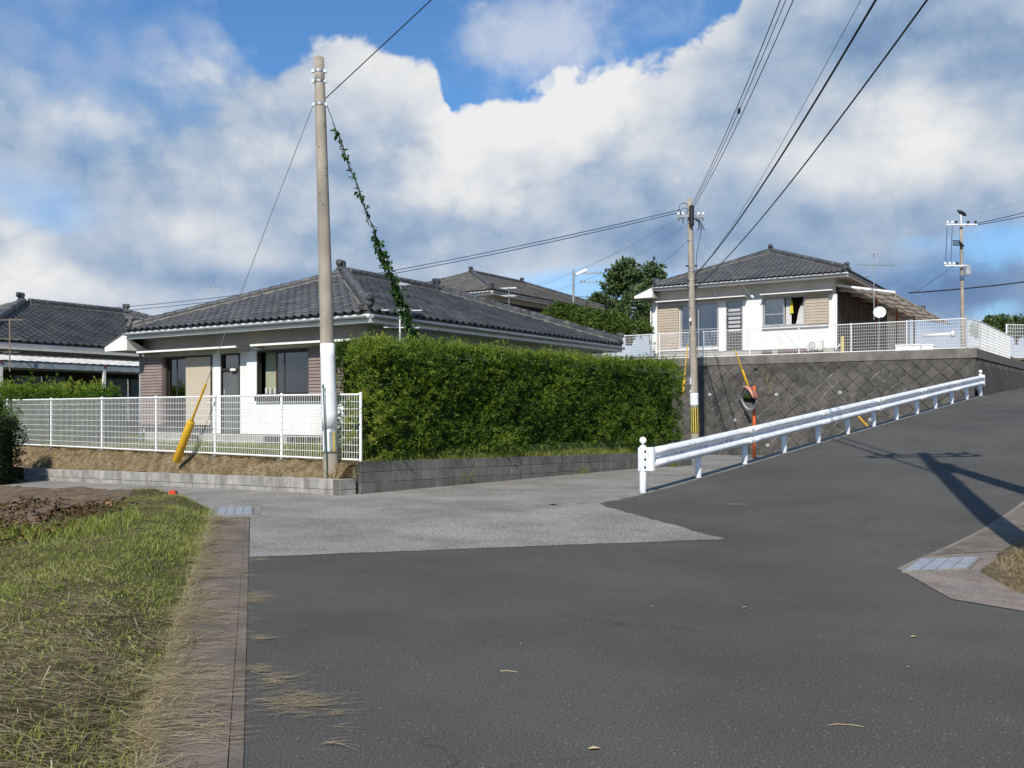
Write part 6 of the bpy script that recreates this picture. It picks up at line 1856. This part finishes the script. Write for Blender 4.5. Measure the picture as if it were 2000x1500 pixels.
# small broad leaves in the turf
X, Y = field_points(40000)
k = (rng.uniform(0, 1, len(X)) < (1 - soilness(X, Y)) * np.clip(.1 + .9 * lump(X * 2.1 + 7, Y * 2.1, X * 0), 0, 1)); X, Y = X[k], Y[k]; n = len(X)
Pn = np.stack([X, Y, vfz(X, Y) + rng.uniform(.01, .05, n)], 1); Dn = rng.normal(size=(n, 3)); Dn[:, 2] = np.abs(Dn[:, 2]) * .5
tag(leaves('broadleaf_weeds', MATS['grass_green'], Pn, Dn, rng.uniform(.02, .05, n), rng.uniform(.01, .025, n), np.clip(rng.normal(.3, .15, n), 0, 1), None, .3), 'low broad-leaved weeds mixed into the grassy bank', 'weeds', kind='stuff')
# straw across the gutter slabs and on the asphalt edge
N_ = 9000
Yc = rng.uniform(2.5, 12.8, N_); band = np.sin(Yc * 3.1) + np.sin(Yc * 7.7 + 1) + .6 * np.sin(Yc * 17)
k = rng.uniform(0, 1, N_) < np.clip(.42 + .33 * band, .04, 1); Yc = Yc[k]; n = len(Yc)
u = rng.beta(.75, 1.9, n) * 1.12 - .08
Xc = np.array([gutl(y) for y in Yc]) * (1 - u) + np.array([gutx(y) for y in Yc]) * u
Pn = np.stack([Xc, Yc, .014 + .012 * rng.uniform(0, 1, n) + .02 * (u < .15)], 1)
tag(blades('straw', MATS['grass_dry'], Pn, rng.normal(.05, .35, n) + np.pi * (rng.uniform(0, 1, n) < .5), rng.uniform(.06, .26, n), rng.uniform(.002, .0045, n), rng.uniform(0, .05, n), np.clip(rng.normal(.5, .2, n), 0, 1), .4), 'thin straw scattered across the gutter slabs', 'straw', kind='stuff')
N_ = 9000
Yc = rng.uniform(2.6, 12.8, N_); e2 = np.abs(rng.normal(0, .075, N_)) * (1 + .9 * np.sin(Yc * 2.7) * np.sin(Yc * 6.1 + 1)) - .04
Xc = np.array([gutl(y) for y in Yc]) + e2
Pn = np.stack([Xc, Yc, .014 + .03 * rng.uniform(0, 1, N_) * (e2 < .08)], 1)
tag(blades('gutter_edge_straw', MATS['grass_dry'], Pn, rng.normal(.1, .9, N_), rng.uniform(.04, .16, N_), rng.uniform(.002, .004, N_), rng.uniform(0, .3, N_), np.clip(rng.normal(.42, .24, N_), 0, 1), .5), 'dry clippings heaped along the grassy side of the gutter', 'straw', kind='stuff')
cl = [(560, 1372, 75, 26, 190), (520, 1330, 30, 14, 60), (490, 1170, 22, 10, 140), (497, 1250, 14, 5, 30), (495, 1095, 12, 4, 30), (640, 1398, 14, 5, 10), (650, 1425, 10, 6, 5), (630, 1455, 8, 4, 8), (490, 1310, 16, 6, 40)]
XX, YY, AA = [], [], []
for px, py, rx, ry, k in cl:
    px_ = px + rng.normal(0, .55, k) * rx; py_ = py + rng.normal(0, .55, k) * ry
    Yw = EYE * FOC / (py_ - HOR); XX.append((px_ - 1000) / FOC * Yw); YY.append(Yw); AA.append(rng.normal(.12, .3, k))
XX, YY, AA = map(np.concatenate, (XX, YY, AA)); n = len(XX)
Pn = np.stack([XX, YY, np.full(n, .008) + rng.uniform(0, .008, n)], 1)
tag(blades('straw', MATS['grass_dry'], Pn, AA, rng.uniform(.05, .2, n), rng.uniform(.002, .004, n), rng.uniform(0, .04, n), np.clip(rng.normal(.5, .15, n), 0, 1), .6), 'wisps of straw blown onto the asphalt beside the gutter', 'straw', kind='stuff')
# twigs and pale scraps lying on the asphalt
for px, py, L_, a_, lab in ((995, 1314, .10, -.1, 'small curved pale twig on the asphalt at centre'), (1650, 1420, .16, .02, 'long pale twig on the asphalt at lower right'), (1440, 995, .30, .1, 'pale twig on the asphalt near the guardrail'), (1275, 1186, .03, 0, 'white scrap on the asphalt below the concrete tip'), (1018, 1260, .02, .5, 'tiny white scrap on the asphalt near the middle'), (1160, 1465, .06, .2, 'pale dead leaf on the asphalt near the bottom'), (1455, 1188, .05, .2, 'small pale flake on the asphalt right of centre'), (1785, 1246, .06, .1, 'pale leaf scrap on the asphalt at right'), (1775, 1306, .035, .3, 'withered leaf on the asphalt at far right')):
    Yw = EYE * FOC / (py - HOR); xw = (px - 1000) / FOC * Yw; z = hz(xw, Yw)
    b = MB(); c_ = Vector((xw, Yw, z + .008)); d = Vector((math.cos(a_), math.sin(a_), 0)); e = Vector((-d.y, d.x, 0))
    if L_ > .08: b.tube([c_ - d * L_ / 2, c_ - d * L_ * .2 + e * L_ * .12, c_ + d * L_ * .2 + e * L_ * .05, c_ + d * L_ / 2 - e * L_ * .12], [.002, .0024, .002, .001], 5)
    else: b.add([c_ - d * L_ / 2, c_ - e * L_ * .3 + Vector((0, 0, .006)), c_ + d * L_ / 2, c_ + e * L_ * .3 + Vector((0, 0, .004)), c_ + Vector((0, 0, -.004))], [(0, 1, 2, 3), (0, 4, 1), (1, 4, 2), (2, 4, 3), (3, 4, 0)])
    tag(b.build('twig' if L_ > .08 else 'leaf_scrap', MATS['straw']), lab, 'litter')
# yard grass behind the fence and under the hedge, dry tufts on the bank
X, Y = [], []
a_ = rng.uniform(-.2, 16, 42000); d_ = rng.uniform(.62, 4.5, 42000)
Pw = np.stack([CN.x + WL.x * a_ + WD.x * d_, CN.y + WL.y * a_ + WD.y * d_], 1)
vyz = np.vectorize(yz)
k = rng.uniform(0, 1, len(Pw)) < np.clip(.55 + .6 * lump(Pw[:, 0] * 1.3, Pw[:, 1] * 1.3, Pw[:, 0] * 0), .1, 1)
Pw = Pw[k]; n = len(Pw)
tag(blades('yard_turf', MATS['grass_green'], np.concatenate([Pw, (vyz(Pw[:, 0], Pw[:, 1]))[:, None]], 1), rng.uniform(0, 6.28, n), rng.uniform(.06, .2, n), rng.uniform(.006, .011, n), rng.uniform(.5, .95, n), np.clip(rng.normal(.4, .2, n), 0, 1), .4), 'rough green grass in the yard behind the low fence', 'grass', kind='stuff')
a_ = rng.uniform(-.2, 12, 28000); d_ = rng.uniform(.12, 1.05, 28000)
Pw = np.stack([CN.x + WL.x * a_ + WD.x * d_, CN.y + WL.y * a_ + WD.y * d_], 1); n = len(Pw)
tag(blades('bank_straw', MATS['grass_dry'], np.concatenate([Pw, (vyz(Pw[:, 0], Pw[:, 1]) + .015)[:, None]], 1), rng.normal(-.4, .8, n), rng.uniform(.05, .22, n), rng.uniform(.003, .007, n), rng.uniform(-.1, .3, n), np.clip(rng.normal(.38, .24, n) + .25 * lump(Pw[:, 0] * 2.2, Pw[:, 1] * 2.2, Pw[:, 0] * 0), 0, 1), .4), 'cut dry grass covering the bank below the low fence', 'dry grass', kind='stuff')
d_ = rng.uniform(.5, 12.8, 9000); a_ = rng.uniform(-.18, .12, 9000)
Pw = np.stack([CN.x + WL.x * a_ + WD.x * d_, CN.y + WL.y * a_ + WD.y * d_], 1); n = len(Pw)
sheet('hedge_bed', [wpt(-.08, .5), wpt(1.0, .5), wpt(1.0, 12.85), wpt(-.08, 12.85)], lambda x, y: .545 - .018 * max(0, (Vector((x, y)) - CN).dot(WD) - .4), MATS['soil'], .4, skirt=.5)
zb_ = .545 - .018 * (d_ - .4)
tag(blades('verge_turf', MATS['grass_green'], np.concatenate([Pw, zb_[:, None]], 1), rng.uniform(0, 6.28, n), rng.uniform(.08, .26, n) * np.clip(.3 + d_ / 6, .3, 1.1), rng.uniform(.005, .009, n), rng.uniform(.6, .95, n), np.clip(rng.normal(.5, .2, n), 0, 1), .4), 'strip of green grass between the hedge foot and the block wall', 'grass', kind='stuff')
# right-hand verge tufts
X, Y = scatter([(4.35, 7.0), (4.1, 7.6), (4.3, 8.4), (4.72, 9.0), (5.3, 9.6), (6.5, 10.4), (7, 7)], 9000); n = len(X)
Pn = np.stack([X, Y, np.vectorize(vz)(X, Y)], 1); gl_ = lump(X * 3, Y * 3, X * 0)
tag(blades('verge_grass', MATS['grass_dry'], Pn, rng.uniform(0, 6.28, n), rng.uniform(.04, .16, n), rng.uniform(.003, .006, n), rng.uniform(.1, .9, n), np.clip(rng.normal(.18, .15, n), 0, 1), .4), 'brown cropped grass on the right-hand verge', 'dry grass', kind='stuff')
k = rng.uniform(0, 1, n) < np.clip(gl_ * .8, 0, 1); n = int(k.sum())
tag(blades('verge_weeds', MATS['grass_green'], Pn[k], rng.uniform(0, 6.28, n), rng.uniform(.04, .12, n), rng.uniform(.004, .008, n), rng.uniform(.4, .9, n), np.clip(rng.normal(.4, .15, n), 0, 1), .4), 'green weeds dotted on the right-hand verge', 'weeds', kind='stuff')
def tuft(label, p, n, h, mm_='grass_green', sp=.06):
    Pn = np.array([p]) + np.concatenate([rng.normal(0, sp, (n, 2)), np.zeros((n, 1))], 1)
    o = blades('weed_tuft', MATS[mm_], Pn, rng.uniform(0, 6.28, n), h * rng.uniform(.5, 1.2, n), rng.uniform(.005, .01, n), rng.uniform(.6, .95, n), np.clip(rng.normal(.4, .15, n), 0, 1), .5)
    return tag(o, label, 'weed', 'weed tufts')
p = gpt(6.4, -3.4); tuft('weed tuft at the end of the dark block wall behind the guardrail', (4.35, 25.0, .0), 90, .5)
w1 = rwp(0, 0)
for px, py, h, lab in ((1506, 770, 1.2, 'dry weed hanging on the retaining wall above the mirror'), (1500, 745, .9, 'small dry tuft high on the retaining wall')):
    d = Vector(((px - 1000) / FOC, 1, (HOR - py) / FOC)); o_ = Vector((0, 0, EYE)); u = (w1 - o_).dot(nrm) / d.dot(nrm); q = o_ + d * u + nrm * .05
    tuft(lab, tuple(q), 40, h, 'grass_dry', .08)
tuft('weed growing from a joint of the dark block wall', tuple(wpt(-.21, 3.3)) + (.08,), 25, .4)
tuft('weed tuft at the foot of the dark block wall', tuple(wpt(-.25, 7.4)) + (.0,), 40, .28)
tuft('dry brown weeds in the wall corner beside the tall pole', tuple(wpt(.12, .36)) + (.3,), 220, .34, 'grass_dry', .14)
tuft('bushy weed behind the low fence beside the tall pole', (-4.0, 18.4, .6), 160, .55, 'grass_green', .25)
tuft('weed at the far end of the low fence by the dark hedge', (-11.6, 23.6, .55), 60, .5, 'grass_green', .1)
